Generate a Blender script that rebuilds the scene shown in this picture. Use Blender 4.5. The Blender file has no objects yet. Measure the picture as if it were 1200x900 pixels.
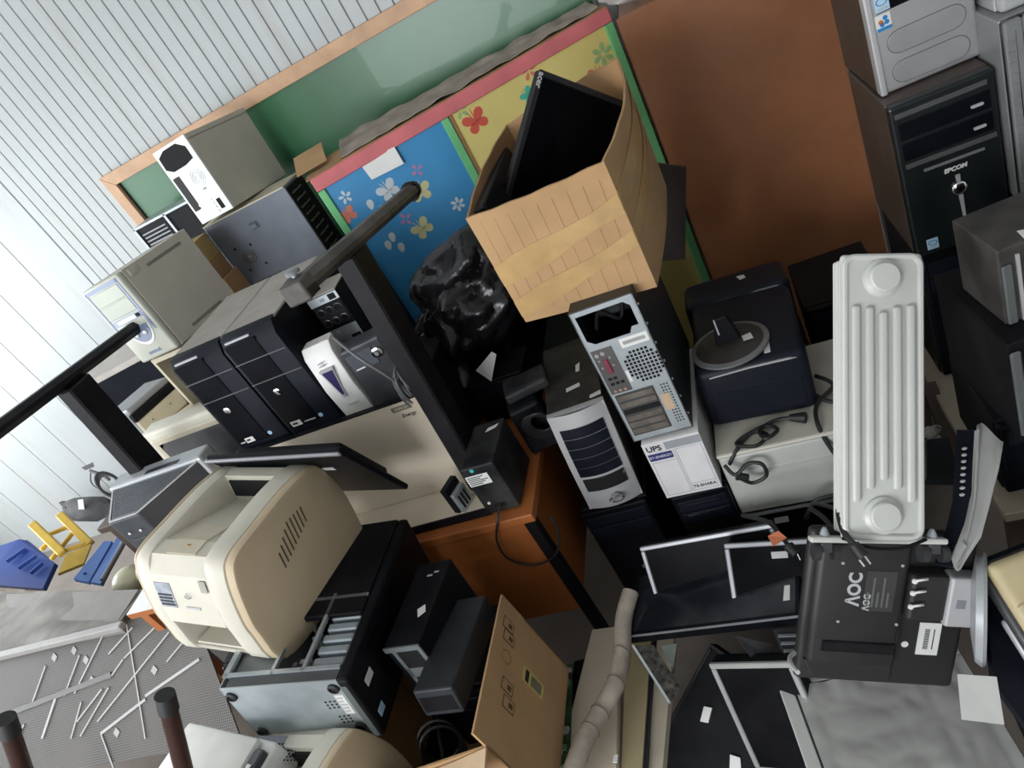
import bpy, bmesh, math, random
from mathutils import Vector, Matrix, noise as mnoise
random.seed(7)
scn = bpy.context.scene
COL = scn.collection

# ------------------------------------------------------------------ camera
cam_d = bpy.data.cameras.new('camera'); cam = bpy.data.objects.new('camera', cam_d); COL.objects.link(cam)
CR = [[0.88611066, -0.29329288, -0.35886932], [0.12359826, -0.59672458, 0.79287026], [-0.44668935, -0.74692641, -0.49251352]]
# columns of the camera matrix: image right, image up, backwards
cam.matrix_world = Matrix(((CR[0][0], -CR[0][1], -CR[0][2], 0), (CR[1][0], -CR[1][1], -CR[1][2], 0), (CR[2][0], -CR[2][1], -CR[2][2], 2.1), (0, 0, 0, 1)))
cam_d.sensor_fit = 'HORIZONTAL'; cam_d.sensor_width = 36.0; cam_d.lens = 36.0*827.57/1200.0
cam_d.clip_start = 0.05; cam_d.clip_end = 60
scn.camera = cam

# ------------------------------------------------------------------ world, lights, exposure
w = bpy.data.worlds.new('world'); scn.world = w; w.use_nodes = True
bg = w.node_tree.nodes['Background']; bg.inputs[0].default_value = (0.80, 0.90, 1.0, 1); bg.inputs[1].default_value = 0.9
scn.view_settings.view_transform = 'Standard'; scn.view_settings.look = 'None'
scn.view_settings.gamma = 1.0; scn.view_settings.use_curve_mapping = False
scn.view_settings.exposure = 0.0

def area(name, loc, direction, sx, sy, power, col=(1, 1, 1)):
    d = bpy.data.lights.new(name, 'AREA'); d.shape = 'RECTANGLE'; d.size = sx; d.size_y = sy; d.energy = power; d.color = col
    o = bpy.data.objects.new(name, d); COL.objects.link(o); o.location = loc
    o.rotation_euler = Vector(direction).to_track_quat('-Z', 'Y').to_euler(); return o
area('window_daylight', (-6.10, 1.6, 1.75), (1, 0.0, -0.12), 2.6, 1.5, 150, (0.93, 0.97, 1.0))
area('window_daylight', (-6.10, -1.2, 1.75), (1, 0.1, -0.12), 2.2, 1.5, 55, (0.93, 0.97, 1.0))
area('window_daylight', (-2.2, -2.50, 1.9), (0, 1, -0.12), 2.6, 1.5, 150, (0.95, 0.97, 1.0))

# ------------------------------------------------------------------ materials
MATS = {}
def mat(name, col, rough=0.5, metal=0.0, var=0.08, scale=12.0, bump=0.0, bscale=200.0, spec=0.5, alpha=1.0, coat=0.0, dust=0.0):
    """procedural material: base colour varied by noise, optional dust on upward faces by a second noise, optional bump"""
    if name in MATS: return MATS[name]
    m = bpy.data.materials.new(name); m.use_nodes = True; nt = m.node_tree; N = nt.nodes; L = nt.links
    b = N['Principled BSDF']
    tc = N.new('ShaderNodeTexCoord'); nz = N.new('ShaderNodeTexNoise'); nz.inputs['Scale'].default_value = scale; nz.inputs['Detail'].default_value = 5
    L.new(tc.outputs['Object'], nz.inputs['Vector'])
    cr = N.new('ShaderNodeValToRGB'); L.new(nz.outputs['Fac'], cr.inputs['Fac'])
    cr.color_ramp.elements[0].position = 0.3; cr.color_ramp.elements[1].position = 0.7
    cr.color_ramp.elements[0].color = tuple(max(0, c*(1-var)) for c in col)+(1,)
    cr.color_ramp.elements[1].color = tuple(min(1, c*(1+var)) for c in col)+(1,)
    out = cr.outputs['Color']
    if dust > 0:
        n2 = N.new('ShaderNodeTexNoise'); n2.inputs['Scale'].default_value = 5.5; n2.inputs['Detail'].default_value = 8; n2.inputs['Roughness'].default_value = 0.7
        L.new(tc.outputs['Object'], n2.inputs['Vector'])
        r2 = N.new('ShaderNodeValToRGB'); r2.color_ramp.elements[0].position = 0.42; r2.color_ramp.elements[1].position = 0.75
        r2.color_ramp.elements[0].color = (0, 0, 0, 1); r2.color_ramp.elements[1].color = (dust, dust, dust, 1)
        L.new(n2.outputs['Fac'], r2.inputs['Fac'])
        mx = N.new('ShaderNodeMixRGB'); L.new(r2.outputs['Color'], mx.inputs['Fac']); L.new(out, mx.inputs['Color1']); mx.inputs['Color2'].default_value = (0.42, 0.39, 0.35, 1)
        out = mx.outputs['Color']
    L.new(out, b.inputs['Base Color'])
    b.inputs['Roughness'].default_value = rough; b.inputs['Metallic'].default_value = metal
    b.inputs['Specular IOR Level'].default_value = spec; b.inputs['Alpha'].default_value = alpha
    b.inputs['Coat Weight'].default_value = coat
    if bump > 0:
        n3 = N.new('ShaderNodeTexNoise'); n3.inputs['Scale'].default_value = bscale; n3.inputs['Detail'].default_value = 4
        L.new(tc.outputs['Object'], n3.inputs['Vector'])
        bp = N.new('ShaderNodeBump'); bp.inputs['Strength'].default_value = bump; bp.inputs['Distance'].default_value = 0.004
        L.new(n3.outputs['Fac'], bp.inputs['Height']); L.new(bp.outputs['Normal'], b.inputs['Normal'])
    MATS[name] = m; return m

black = lambda: mat('black_plastic', (0.005, 0.0055, 0.008), 0.50, var=0.3, dust=0.02, spec=0.14)
blackgl = lambda: mat('glossy_black_plastic', (0.004, 0.0045, 0.007), 0.28, var=0.2, dust=0.008, spec=0.13)
blackmt = lambda: mat('matte_black_metal', (0.006, 0.006, 0.0075), 0.55, var=0.2, dust=0.02, spec=0.14)
navy = lambda: mat('dark_navy_plastic', (0.0055, 0.0075, 0.014), 0.48, var=0.25, dust=0.015, spec=0.12)
screen = lambda: mat('dead_screen', (0.002, 0.0025, 0.004), 0.30, var=0.1, dust=0.006, spec=0.03)
silver = lambda: mat('silver_plastic', (0.50, 0.50, 0.51), 0.32, metal=0.25, var=0.04)
darksilver = lambda: mat('grey_silver_bezel', (0.27, 0.28, 0.30), 0.38, metal=0.3, var=0.05)
galv = lambda: mat('galvanised_steel', (0.44, 0.49, 0.52), 0.38, metal=0.55, var=0.10, scale=18)
chrome = lambda: mat('chrome', (0.75, 0.75, 0.76), 0.15, metal=1.0, var=0.02)
white = lambda: mat('white_plastic', (0.74, 0.74, 0.72), 0.4, var=0.04)
paper = lambda: mat('white_paper', (0.80, 0.80, 0.78), 0.8, var=0.03)
beige = lambda: mat('beige_plastic', (0.62, 0.56, 0.43), 0.45, var=0.05, dust=0.06)
cream = lambda: mat('cream_plastic', (0.62, 0.59, 0.50), 0.42, var=0.04)
tan = lambda: mat('yellowed_tan_plastic', (0.54, 0.43, 0.29), 0.5, var=0.04)
taupe = lambda: mat('taupe_painted_steel', (0.52, 0.49, 0.42), 0.45, var=0.05, dust=0.05)
slate = lambda: mat('slate_grey_painted_steel', (0.16, 0.18, 0.22), 0.35, metal=0.2, var=0.08, dust=0.05)
card = lambda: mat('cardboard', (0.43, 0.265, 0.13), 0.85, var=0.10, scale=8, bump=0.15, bscale=60)
carddk = lambda: mat('dark_cardboard', (0.36, 0.21, 0.10), 0.85, var=0.12, scale=7)
tape = lambda: mat('packing_tape', (0.47, 0.31, 0.14), 0.20, var=0.12, scale=14, bump=0.3, bscale=25)
hole = lambda: mat('dark_opening', (0.004, 0.004, 0.005), 0.9, var=0.0)
rubber = lambda: mat('black_rubber_cable', (0.012, 0.012, 0.013), 0.5, var=0.1)
sticker = lambda: mat('white_sticker', (0.72, 0.72, 0.70), 0.5, var=0.05)
blue = lambda: mat('blue_print', (0.03, 0.12, 0.40), 0.4, var=0.05)
ltblue = lambda: mat('pale_blue_sticker', (0.42, 0.62, 0.78), 0.35, var=0.1)
ink = lambda: mat('dark_print', (0.02, 0.02, 0.03), 0.6, var=0.1)
greyprint = lambda: mat('grey_print', (0.45, 0.46, 0.48), 0.5, var=0.05)

# ------------------------------------------------------------------ mesh builder
class MB:
    def __init__(s): s.bm = bmesh.new()
    def _app(s, bm2, T=None):
        if T is not None: bmesh.ops.transform(bm2, matrix=T, verts=bm2.verts)
        me = bpy.data.meshes.new('t'); bm2.to_mesh(me); bm2.free(); s.bm.from_mesh(me); bpy.data.meshes.remove(me); return s
    def box(s, x0, x1, y0, y1, z0, z1, b=0.0, seg=1, T=None):
        q = bmesh.new(); bmesh.ops.create_cube(q, size=1.0)
        for v in q.verts: v.co = Vector(((x0+x1)/2+v.co.x*(x1-x0), (y0+y1)/2+v.co.y*(y1-y0), (z0+z1)/2+v.co.z*(z1-z0)))
        if b > 0: bmesh.ops.bevel(q, geom=q.edges[:], offset=b, segments=seg, profile=0.5, affect='EDGES', clamp_overlap=True)
        return s._app(q, T)
    def beam(s, p0, p1, a, b, up=(0, 0, 1), bev=0.0):
        """rectangular bar from p0 to p1; a is its size across, b its size along up"""
        p0 = Vector(p0); p1 = Vector(p1); d = p1-p0; L = d.length; y = d.normalized(); x = y.cross(Vector(up)).normalized(); z = x.cross(y)
        T = Matrix.Translation((p0+p1)/2) @ Matrix((x, y, z)).transposed().to_4x4()
        return s.box(-a/2, a/2, -L/2, L/2, -b/2, b/2, bev, 1, T)
    def cyl(s, p0, p1, r0, r1=None, n=16):
        p0 = Vector(p0); p1 = Vector(p1); d = p1-p0
        q = bmesh.new(); bmesh.ops.create_cone(q, cap_ends=True, cap_tris=False, segments=n, radius1=r0, radius2=r0 if r1 is None else r1, depth=d.length)
        T = Matrix.Translation((p0+p1)/2) @ d.to_track_quat('Z', 'Y').to_matrix().to_4x4()
        return s._app(q, T)
    def ball(s, c, r, n=16, sc=(1, 1, 1)):
        q = bmesh.new(); bmesh.ops.create_uvsphere(q, u_segments=n, v_segments=n//2+2, radius=r)
        return s._app(q, Matrix.Translation(c) @ Matrix.Diagonal((sc[0], sc[1], sc[2], 1)))
    def prism(s, poly, h0, h1, ax='y', b=0.0):
        """poly: 2-D outline; extruded along ax. ax y: (x,z); ax x: (y,z); ax z: (x,y)"""
        f = {'y': lambda a, c, h: (a, h, c), 'x': lambda a, c, h: (h, a, c), 'z': lambda a, c, h: (a, c, h)}[ax]
        q = bmesh.new(); n = len(poly)
        A = [q.verts.new(f(a, c, h0)) for a, c in poly]; B = [q.verts.new(f(a, c, h1)) for a, c in poly]
        q.faces.new(A); q.faces.new(B[::-1])
        for i in range(n): q.faces.new((A[i], B[i], B[(i+1) % n], A[(i+1) % n]))
        bmesh.ops.recalc_face_normals(q, faces=q.faces[:])
        if b > 0:
            ed = [e for e in q.edges if any(len(fc.verts) == n for fc in e.link_faces)]
            bmesh.ops.bevel(q, geom=ed, offset=b, segments=2, profile=0.5, affect='EDGES', clamp_overlap=True)
        return s._app(q)
    def slab(s, pts, th, flip=False):
        """slab from the four corners of its visible face, thickness away from the viewer side"""
        P = [Vector(p) for p in pts]; n = (P[1]-P[0]).cross(P[-1]-P[0]).normalized()
        if n.dot(Vector((0, 0, 2.1))-P[0]) > 0: n = -n
        if flip: n = -n
        q = bmesh.new(); A = [q.verts.new(p) for p in P]; B = [q.verts.new(p+n*th) for p in P]; k = len(P)
        q.faces.new(A); q.faces.new(B[::-1])
        for i in range(k): q.faces.new((A[i], B[i], B[(i+1) % k], A[(i+1) % k]))
        bmesh.ops.recalc_face_normals(q, faces=q.faces[:]); return s._app(q)
    def tube(s, pts, r, n=8, sub=6, r1=None):
        P = [Vector(p) for p in pts]
        if sub > 1 and len(P) > 2:
            Q = []
            for i in range(len(P)-1):
                a = P[max(i-1, 0)]; b = P[i]; c = P[i+1]; d = P[min(i+2, len(P)-1)]
                for k in range(sub):
                    t = k/sub; Q.append(0.5*((2*b)+(c-a)*t+(2*a-5*b+4*c-d)*t*t+(3*b-a-3*c+d)*t*t*t))
            Q.append(P[-1]); P = Q
        q = bmesh.new(); rings = []; up = Vector((0.13, 0.31, 0.94)); m = len(P)
        for i, p in enumerate(P):
            t = (P[min(i+1, m-1)]-P[max(i-1, 0)]).normalized()
            x = t.cross(up)
            if x.length < 1e-3: x = t.cross(Vector((1, 0, 0)))
            x.normalize(); y = t.cross(x).normalized(); up = -y if y.dot(up) < 0 else y
            rr = r if r1 is None else r+(r1-r)*i/(m-1)
            rings.append([q.verts.new(p+rr*(math.cos(2*math.pi*k/n)*x+math.sin(2*math.pi*k/n)*y)) for k in range(n)])
        for a, b in zip(rings, rings[1:]):
            off = min(range(n), key=lambda o: sum((a[k].co-b[(k+o) % n].co).length for k in range(n)))
            for k in range(n): q.faces.new((a[k], a[(k+1) % n], b[(k+1+off) % n], b[(k+off) % n]))
        q.faces.new(rings[0][::-1]); q.faces.new(rings[-1])
        bmesh.ops.recalc_face_normals(q, faces=q.faces[:]); return s._app(q)
    def ring(s, c, axis, R, r, n=32, m=10, sc=1.0):
        c = Vector(c); M = Vector(axis).to_track_quat('Z', 'Y').to_matrix(); q = bmesh.new(); V = []
        for i in range(n):
            a = 2*math.pi*i/n; V.append([q.verts.new(c+M @ Vector(((R+r*math.cos(2*math.pi*k/m))*math.cos(a), (R+r*math.cos(2*math.pi*k/m))*math.sin(a)*sc, r*math.sin(2*math.pi*k/m)))) for k in range(m)])
        for i in range(n):
            for k in range(m): q.faces.new((V[i][k], V[(i+1) % n][k], V[(i+1) % n][(k+1) % m], V[i][(k+1) % m]))
        bmesh.ops.recalc_face_normals(q, faces=q.faces[:]); return s._app(q)
    def lathe(s, prof, c, axis=(0, 0, 1), n=32):
        c = Vector(c); M = Vector(axis).to_track_quat('Z', 'Y').to_matrix(); q = bmesh.new(); V = []
        for r, z in prof: V.append([q.verts.new(c+M @ Vector((r*math.cos(2*math.pi*k/n), r*math.sin(2*math.pi*k/n), z))) for k in range(n)])
        for a, b in zip(V, V[1:]):
            for k in range(n): q.faces.new((a[k], a[(k+1) % n], b[(k+1) % n], b[k]))
        q.faces.new(V[0][::-1]); q.faces.new(V[-1])
        bmesh.ops.recalc_face_normals(q, faces=q.faces[:]); return s._app(q)
    def surf(s, fn, nu, nv, th=0.0):
        q = bmesh.new(); V = [[q.verts.new(fn(i/nu, j/nv)) for j in range(nv+1)] for i in range(nu+1)]
        for i in range(nu):
            for j in range(nv): q.faces.new((V[i][j], V[i+1][j], V[i+1][j+1], V[i][j+1]))
        bmesh.ops.recalc_face_normals(q, faces=q.faces[:])
        if th:
            q.normal_update(); n0 = [v for v in q.verts]; off = {v: q.verts.new(v.co-v.normal*th) for v in n0}
            bd = [e for e in q.edges if len(e.link_faces) == 1]; fs = list(q.faces)
            for f in fs: q.faces.new([off[v] for v in reversed(f.verts)])
            for e in bd: a, b = e.verts; q.faces.new((a, b, off[b], off[a]))
            bmesh.ops.recalc_face_normals(q, faces=q.faces[:])
        return s._app(q)
    def build(s, name, m, parent=None, smooth=False, angle=0.6):
        me = bpy.data.meshes.new(name); s.bm.to_mesh(me); s.bm.free()
        me.materials.append(m() if callable(m) else m)
        if smooth:
            me.polygons.foreach_set('use_smooth', [True]*len(me.polygons)); me.set_sharp_from_angle(angle=angle)
        o = bpy.data.objects.new(name, me); COL.objects.link(o)
        if parent is not None: o.parent = parent
        return o

def thing(name, label, cat, p=(0, 0, 0), R=None, group=None):
    o = bpy.data.objects.new(name, None); COL.objects.link(o); o.empty_display_size = 0.05
    M3 = R if R is not None else Matrix.Identity(3)
    o.matrix_world = Matrix.Translation(p) @ M3.to_4x4()
    o['label'] = label; o['category'] = cat
    if group: o['group'] = group
    return o
def tag(o, label, cat, group=None):
    o['label'] = label; o['category'] = cat
    if group: o['group'] = group
    return o
def struct(o): o['kind'] = 'structure'; return o
def Rz(deg): return Matrix.Rotation(math.radians(deg), 3, 'Z')
def text(s, size, name, m, parent, loc, axes, th=0.0006, align='CENTER', shear=0.0, bold=0.0):
    """flat lettering; axes = (reading direction, up direction)"""
    c = bpy.data.curves.new('t', 'FONT'); c.body = s; c.size = size; c.align_x = align; c.align_y = 'CENTER'; c.extrude = th; c.shear = shear; c.offset = bold
    c.resolution_u = 3
    o = bpy.data.objects.new('t', c); COL.objects.link(o); dg = bpy.context.evaluated_depsgraph_get()
    me = bpy.data.meshes.new_from_object(o.evaluated_get(dg)); bpy.data.objects.remove(o); bpy.data.curves.remove(c)
    x = Vector(axes[0]).normalized(); y = Vector(axes[1]).normalized(); z = x.cross(y)
    me.transform(Matrix.Translation(loc) @ Matrix((x, y, z)).transposed().to_4x4())
    me.name = name; me.materials.clear(); me.materials.append(m() if callable(m) else m)
    q = bpy.data.objects.new(name, me); COL.objects.link(q); q.parent = parent; return q
FX = ((1, 0, 0), (0, 0, 1))      # lettering on a front face
# positions, orientations and sizes of the fitted things: (place, rotation rows, width depth height)
POSE = {
 'silver_tower': ([0.4764, 1.9929, 1.3929], [0.9997, -0.0231, -0.0017, 0.0231, 0.9997, 0.0008, 0.0016, -0.0009, 1.0], [0.2135, 0.3184, 0.4]),
 'epcom': ([0.4696, 1.926, 0.99], [1.0, -0.0026, -0.0019, 0.0026, 1.0, 0.0004, 0.0019, -0.0005, 1.0], [0.213, 0.3609, 0.4038]),
 'everest': ([-2.068, 2.193, 1.4505], [0.9914, 0.1238, -0.0429, -0.1208, 0.9904, 0.0669, 0.0507, -0.0611, 0.9968], [0.2168, 0.3886, 0.3253]),
 'towerA': ([-1.9211, 2.8189, 1.7064], [0.9925, 0.1207, -0.0205, -0.1185, 0.989, 0.0889, 0.031, -0.0858, 0.9958], [0.1963, 0.4218, 0.3231]),
 'towerB': ([-1.8595, 2.7505, 1.3483], [-0.0329, -0.9995, 0.0009, 0.9994, -0.0329, 0.0081, -0.008, 0.0012, 1.0], [0.1893, 0.445, 0.3455]),
 'outletbox': ([-1.4751, 2.2336, 1.1686], [0.9946, -0.1029, 0.016, 0.1025, 0.9945, 0.0213, -0.0181, -0.0195, 0.9997], [0.1259, 0.1495, 0.2158]),
 'carton': ([-0.3859, 1.8327, 1.2894], [0.9918, 0.1272, 0.0118, -0.1257, 0.9885, -0.0847, -0.0225, 0.0825, 0.9963], [0.3658, 0.5014, 0.347]),
 'reartower': ([-0.3614, 1.719, 0.8475], [0.9991, 0.0406, -0.0154, -0.04, 0.9987, 0.0327, 0.0168, -0.0321, 0.9993], [0.1697, 0.42, 0.4415]),
 'tsups': ([-0.3492, 1.6944, 0.635], [0.9991, 0.0423, 0.0047, -0.0423, 0.9991, 0.0025, -0.0046, -0.0027, 1.0], [0.1625, 0.4, 0.2186]),
 'curvetower': ([-0.6532, 1.8004, 0.552], [0.9877, -0.1458, 0.056, 0.1433, 0.9886, 0.0453, -0.062, -0.0367, 0.9974], [0.1776, 0.45, 0.3808]),
 'deskups': ([-0.9004, 1.5751, 0.7631], [0.9996, 0.0276, -0.0053, -0.0275, 0.9992, 0.0296, 0.0061, -0.0294, 0.9996], [0.1115, 0.212, 0.1878]),
 'blackmon1': ([-0.1004, 2.0086, 0.6997], [0.9988, -0.0141, 0.0466, 0.0062, 0.9862, 0.1655, -0.0483, -0.165, 0.9851], [0.3155, 0.187, 0.2353]),
 'blackmon2': ([-0.1032, 1.79, 0.721], [0.9975, 0.0474, 0.0528, -0.0469, 0.9989, -0.0097, -0.0532, 0.0072, 0.9986], [0.2933, 0.36, 0.204]),
 'appliance': ([-0.0106, 1.6966, 0.4952], [0.9984, 0.0568, 0.0009, -0.0568, 0.9984, 0.0013, -0.0008, -0.0014, 1.0], [0.48, 0.4, 0.2467]),
 'radiator': ([0.0379, 1.0719, 0.8148], [0.9135, -0.2846, 0.2906, 0.0587, 0.7992, 0.5982, -0.4025, -0.5294, 0.7468], [0.1558, 0.16, 0.5672]),
 'printer': ([-1.4929, 1.1682, 0.911], [0.9681, 0.1625, 0.1906, -0.192, 0.9702, 0.1479, -0.1609, -0.1798, 0.9705], [0.2901, 0.3618, 0.3079]),
 'openpc': ([-1.3659, 1.106, 0.7487], [0.9909, -0.0037, 0.1344, -0.004, 0.9983, 0.0572, -0.1344, -0.0572, 0.9893], [0.3385, 0.5333, 0.2062]),
 'smallpc': ([-1.2072, 1.2519, 0.4847], [0.997, 0.0763, -0.0114, -0.0753, 0.9944, 0.0738, 0.0169, -0.0727, 0.9972], [0.1263, 0.3176, 0.187]),
 'boxbottom': ([-0.9995, 0.914, 0.4885], [0.9814, -0.0443, -0.1869, 0.0677, 0.9904, 0.1204, 0.1798, -0.1308, 0.975], [0.38, 0.4115, 0.2548]),
 'tvflat': ([-0.374, 1.2536, 0.4434], [0.9716, 0.1788, -0.1548, -0.1716, 0.9834, 0.0585, 0.1626, -0.0302, 0.9862], [0.4948, 0.2166, 0.0403]),
 'aoc': ([-0.0502, 0.9472, 0.4712], [0.9175, -0.1523, 0.3673, 0.0197, 0.94, 0.3405, -0.3972, -0.3052, 0.8655], [0.3338, 0.06, 0.3755]),
 'inkjet': ([-2.5525, 2.1807, 1.1335], [0.9829, 0.1838, 0.014, -0.1843, 0.981, 0.0611, -0.0026, -0.0626, 0.998], [0.1616, 0.2439, 0.1505]),
 'monA': ([-0.5328, 1.773, 1.3833], [0.6186, -0.5087, 0.5988, 0.3107, 0.8584, 0.4082, -0.7216, -0.0665, 0.6891], [0.27, 0.04, 0.44]),
 'greymon': ([-0.0107, 0.7037, 0.3487], [0.9795, -0.1454, -0.1396, 0.1414, 0.0014, 0.99, -0.1438, -0.9894, 0.0219], [0.42, 0.06, 0.36]),
 'm1': ([-0.3603, 1.2237, 0.3165], [0.9951, 0.0978, 0.0128, -0.0883, 0.8252, 0.5579, 0.044, -0.5563, 0.8298], [0.38, 0.05, 0.3]),
 'm3': ([-0.1879, 1.2088, 0.2345], [0.9878, 0.0699, 0.1392, -0.1463, 0.7231, 0.6751, -0.0535, -0.6872, 0.7245], [0.36, 0.05, 0.3]),
 'm2': ([-0.1432, 1.3768, 0.1773], [0.9989, 0.0285, 0.038, -0.0468, 0.7286, 0.6834, -0.0082, -0.6844, 0.7291], [0.38, 0.05, 0.3]),
 'm4': ([-0.1952, 0.851, 0.2962], [0.9281, 0.3616, -0.0887, -0.2814, 0.8373, 0.4688, 0.2438, -0.4101, 0.8789], [0.36, 0.05, 0.3]),
 'bigtv': ([-0.4543, 0.7595, 0.2107], [0.7198, 0.1259, 0.6826, -0.6341, 0.5194, 0.5728, -0.2825, -0.8452, 0.4537], [0.52, 0.05, 0.36]),
 'pilemon': ([-1.2235, 1.3395, 1.1116], [0.9756, 0.2187, 0.0201, -0.1883, 0.8798, -0.4364, -0.1131, 0.422, 0.8995], [0.4502, 0.05, 0.2927]),
 'rstack': ([0.5477, 1.405, 1.0969], [0.9915, -0.1301, -0.0046, 0.1301, 0.9915, 0.0011, 0.0044, -0.0017, 1.0], [0.4, 0.22, 0.17]),
 'rstack2': ([0.5349, 1.3829, 0.8751], [0.9948, -0.1013, -0.0088, 0.1014, 0.9949, 0.0025, 0.0085, -0.0034, 1.0], [0.4, 0.3, 0.2606]),
 'rframe': ([0.6833, 1.8893, 1.0751], [1.0, -0.0037, -0.0042, 0.0037, 1.0, 0.0014, 0.0042, -0.0014, 1.0], [0.2, 0.4, 0.42]),
 'rlight': ([0.6576, 1.9134, 1.5], [1.0, 0.0063, -0.0001, -0.0063, 1.0, 0.0001, 0.0001, -0.0001, 1.0], [0.19, 0.34, 0.4]),
 'greyslab': ([-1.1081, 1.1337, 0.5313], [0.9992, 0.0012, 0.0391, -0.0096, 0.9765, 0.2153, -0.0379, -0.2155, 0.9758], [0.1218, 0.358, 0.0933]),
 'framepc': ([-1.0046, 2.3181, 0.6868], [0.9929, -0.1187, 0.0053, 0.1187, 0.9929, -0.0058, -0.0046, 0.0064, 1.0], [0.1039, 0.35, 0.1916]),
}
def at(key, name, label, cat, group=None, dz=0.0, dx=0.0, dy=0.0):
    p, r, d = POSE[key]; R = Matrix((r[0:3], r[3:6], r[6:9]))
    return thing(name, label, cat, (p[0]+dx, p[1]+dy, p[2]+dz), R, group), d
# ------------------------------------------------------------------ the room
YW = 3.2
floor_m = mat('worn_concrete_floor', (0.20, 0.170, 0.145), 0.55, var=0.18, scale=2.5, bump=0.1, bscale=40, dust=0.15)
struct(MB().box(-6.3, 2.7, -2.7, 3.35, -0.1, 0.0).build('floor', floor_m))
wallp = mat('white_painted_plaster', (0.72, 0.73, 0.72), 0.7, var=0.04, scale=3)
pvc = mat('white_grey_panel_cladding', (0.43, 0.455, 0.46), 0.42, var=0.06, scale=1.3, spec=0.4)
def soil(m, cols=(0.36, 0.31, 0.26)):
    """faint vertical dirt runs on the cladding"""
    nt = m.node_tree; N = nt.nodes; L = nt.links; b = N['Principled BSDF']; src = b.inputs['Base Color'].links[0].from_socket
    g = N.new('ShaderNodeNewGeometry'); mp = N.new('ShaderNodeMapping'); mp.inputs['Scale'].default_value = (5.0, 1.0, 0.5)
    L.new(g.outputs['Position'], mp.inputs['Vector']); n = N.new('ShaderNodeTexNoise'); n.inputs['Scale'].default_value = 1.6; n.inputs['Detail'].default_value = 7; n.inputs['Roughness'].default_value = 0.65
    L.new(mp.outputs['Vector'], n.inputs['Vector']); r = N.new('ShaderNodeValToRGB'); r.color_ramp.elements[0].position = 0.52; r.color_ramp.elements[1].position = 0.80
    r.color_ramp.elements[0].color = (0, 0, 0, 1); r.color_ramp.elements[1].color = (0.55, 0.55, 0.55, 1); L.new(n.outputs['Fac'], r.inputs['Fac'])
    mx = N.new('ShaderNodeMixRGB'); mx.inputs['Color2'].default_value = cols+(1,); L.new(r.outputs['Color'], mx.inputs['Fac']); L.new(src, mx.inputs['Color1']); L.new(mx.outputs['Color'], b.inputs['Base Color'])
soil(pvc)
seam = mat('shadowed_panel_joint', (0.36, 0.37, 0.38), 0.8, var=0.05)
wall_back = struct(MB().box(-6.3, 2.7, YW, YW+0.12, 0, 3.3).build('wall_back', seam))
PITCH = 0.0685
def plank_mesh(wd):
    return MB().prism([(-wd/2, YW+0.001), (-wd/2+0.003, YW-0.009), (wd/2-0.003, YW-0.009), (wd/2, YW+0.001)], 0.0, 3.2, 'z')
wide = plank_mesh(0.2995)
for k in range(10):
    o = (wide.build('plank', pvc, wall_back) if k == 0 else bpy.data.objects.new('plank', wide_data)); wide_data = o.data
    if k: COL.objects.link(o); o.parent = wall_back
    o.location = (-6.21+k*0.301, 0, 0)
pm = None
x = -3.312
while x < 2.6:
    if pm is None:
        o = plank_mesh(PITCH-0.0022).build('plank', pvc, wall_back); pm = o.data
    else:
        o = bpy.data.objects.new('plank', pm); COL.objects.link(o); o.parent = wall_back
    o.location = (x, 0, 0); x += PITCH
struct(MB().box(2.6, 2.7, -2.7, 3.3, 0, 3.3).build('wall_right', wallp))
struct(MB().box(-6.3, 2.7, -2.7, 3.3, 3.2, 3.3).build('ceiling', wallp))
# left wall with two window openings, front wall with one
def wall_with_openings(name, along, fixed, th, a0, a1, holes):
    m = MB(); z0, z1 = 0.95, 2.55; cur = a0
    def seg(u0, u1, lo, hi):
        if along == 'y': m.box(fixed-th, fixed, u0, u1, lo, hi)
        else: m.box(u0, u1, fixed-th, fixed, lo, hi)
    for h0, h1 in holes: seg(cur, h0, 0, 3.2); seg(h0, h1, 0, z0); seg(h0, h1, z1, 3.2); cur = h1
    seg(cur, a1, 0, 3.2)
    return struct(m.build(name, wallp))
wall_with_openings('wall_left', 'y', -6.2, 0.12, -2.7, 3.2, [(-2.3, -0.1), (0.3, 2.9)])
wall_with_openings('wall_front', 'x', -2.6, 0.12, -6.3, 2.7, [(-3.5, -0.9)])
alu = mat('window_aluminium', (0.6, 0.6, 0.6), 0.35, metal=0.8)
glass = bpy.data.materials.new('window_glass'); glass.use_nodes = True
_n = glass.node_tree.nodes; _n['Principled BSDF'].inputs['Transmission Weight'].default_value = 1.0; _n['Principled BSDF'].inputs['Roughness'].default_value = 0.0
def window(name, along, fixed, a0, a1):
    m = MB(); z0, z1 = 0.95, 2.55; t = 0.04
    def b(u0, u1, lo, hi):
        if along == 'y': m.box(fixed-0.06, fixed-0.02, u0, u1, lo, hi)
        else: m.box(u0, u1, fixed-0.06, fixed-0.02, lo, hi)
    b(a0, a1, z0, z0+t); b(a0, a1, z1-t, z1)
    for k in range(4): u = a0+(a1-a0-t)*k/3; b(u, u+t, z0, z1)
    o = struct(m.build(name, alu))
    g = MB()
    if along == 'y': g.box(fixed-0.045, fixed-0.041, a0, a1, z0, z1)
    else: g.box(a0, a1, fixed-0.045, fixed-0.041, z0, z1)
    p = g.build('pane', glass, o); return o
window('window_1', 'y', -6.2, -2.3, -0.1); window('window_2', 'y', -6.2, 0.3, 2.9); window('window_3', 'x', -2.6, -3.5, -0.9)

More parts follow.
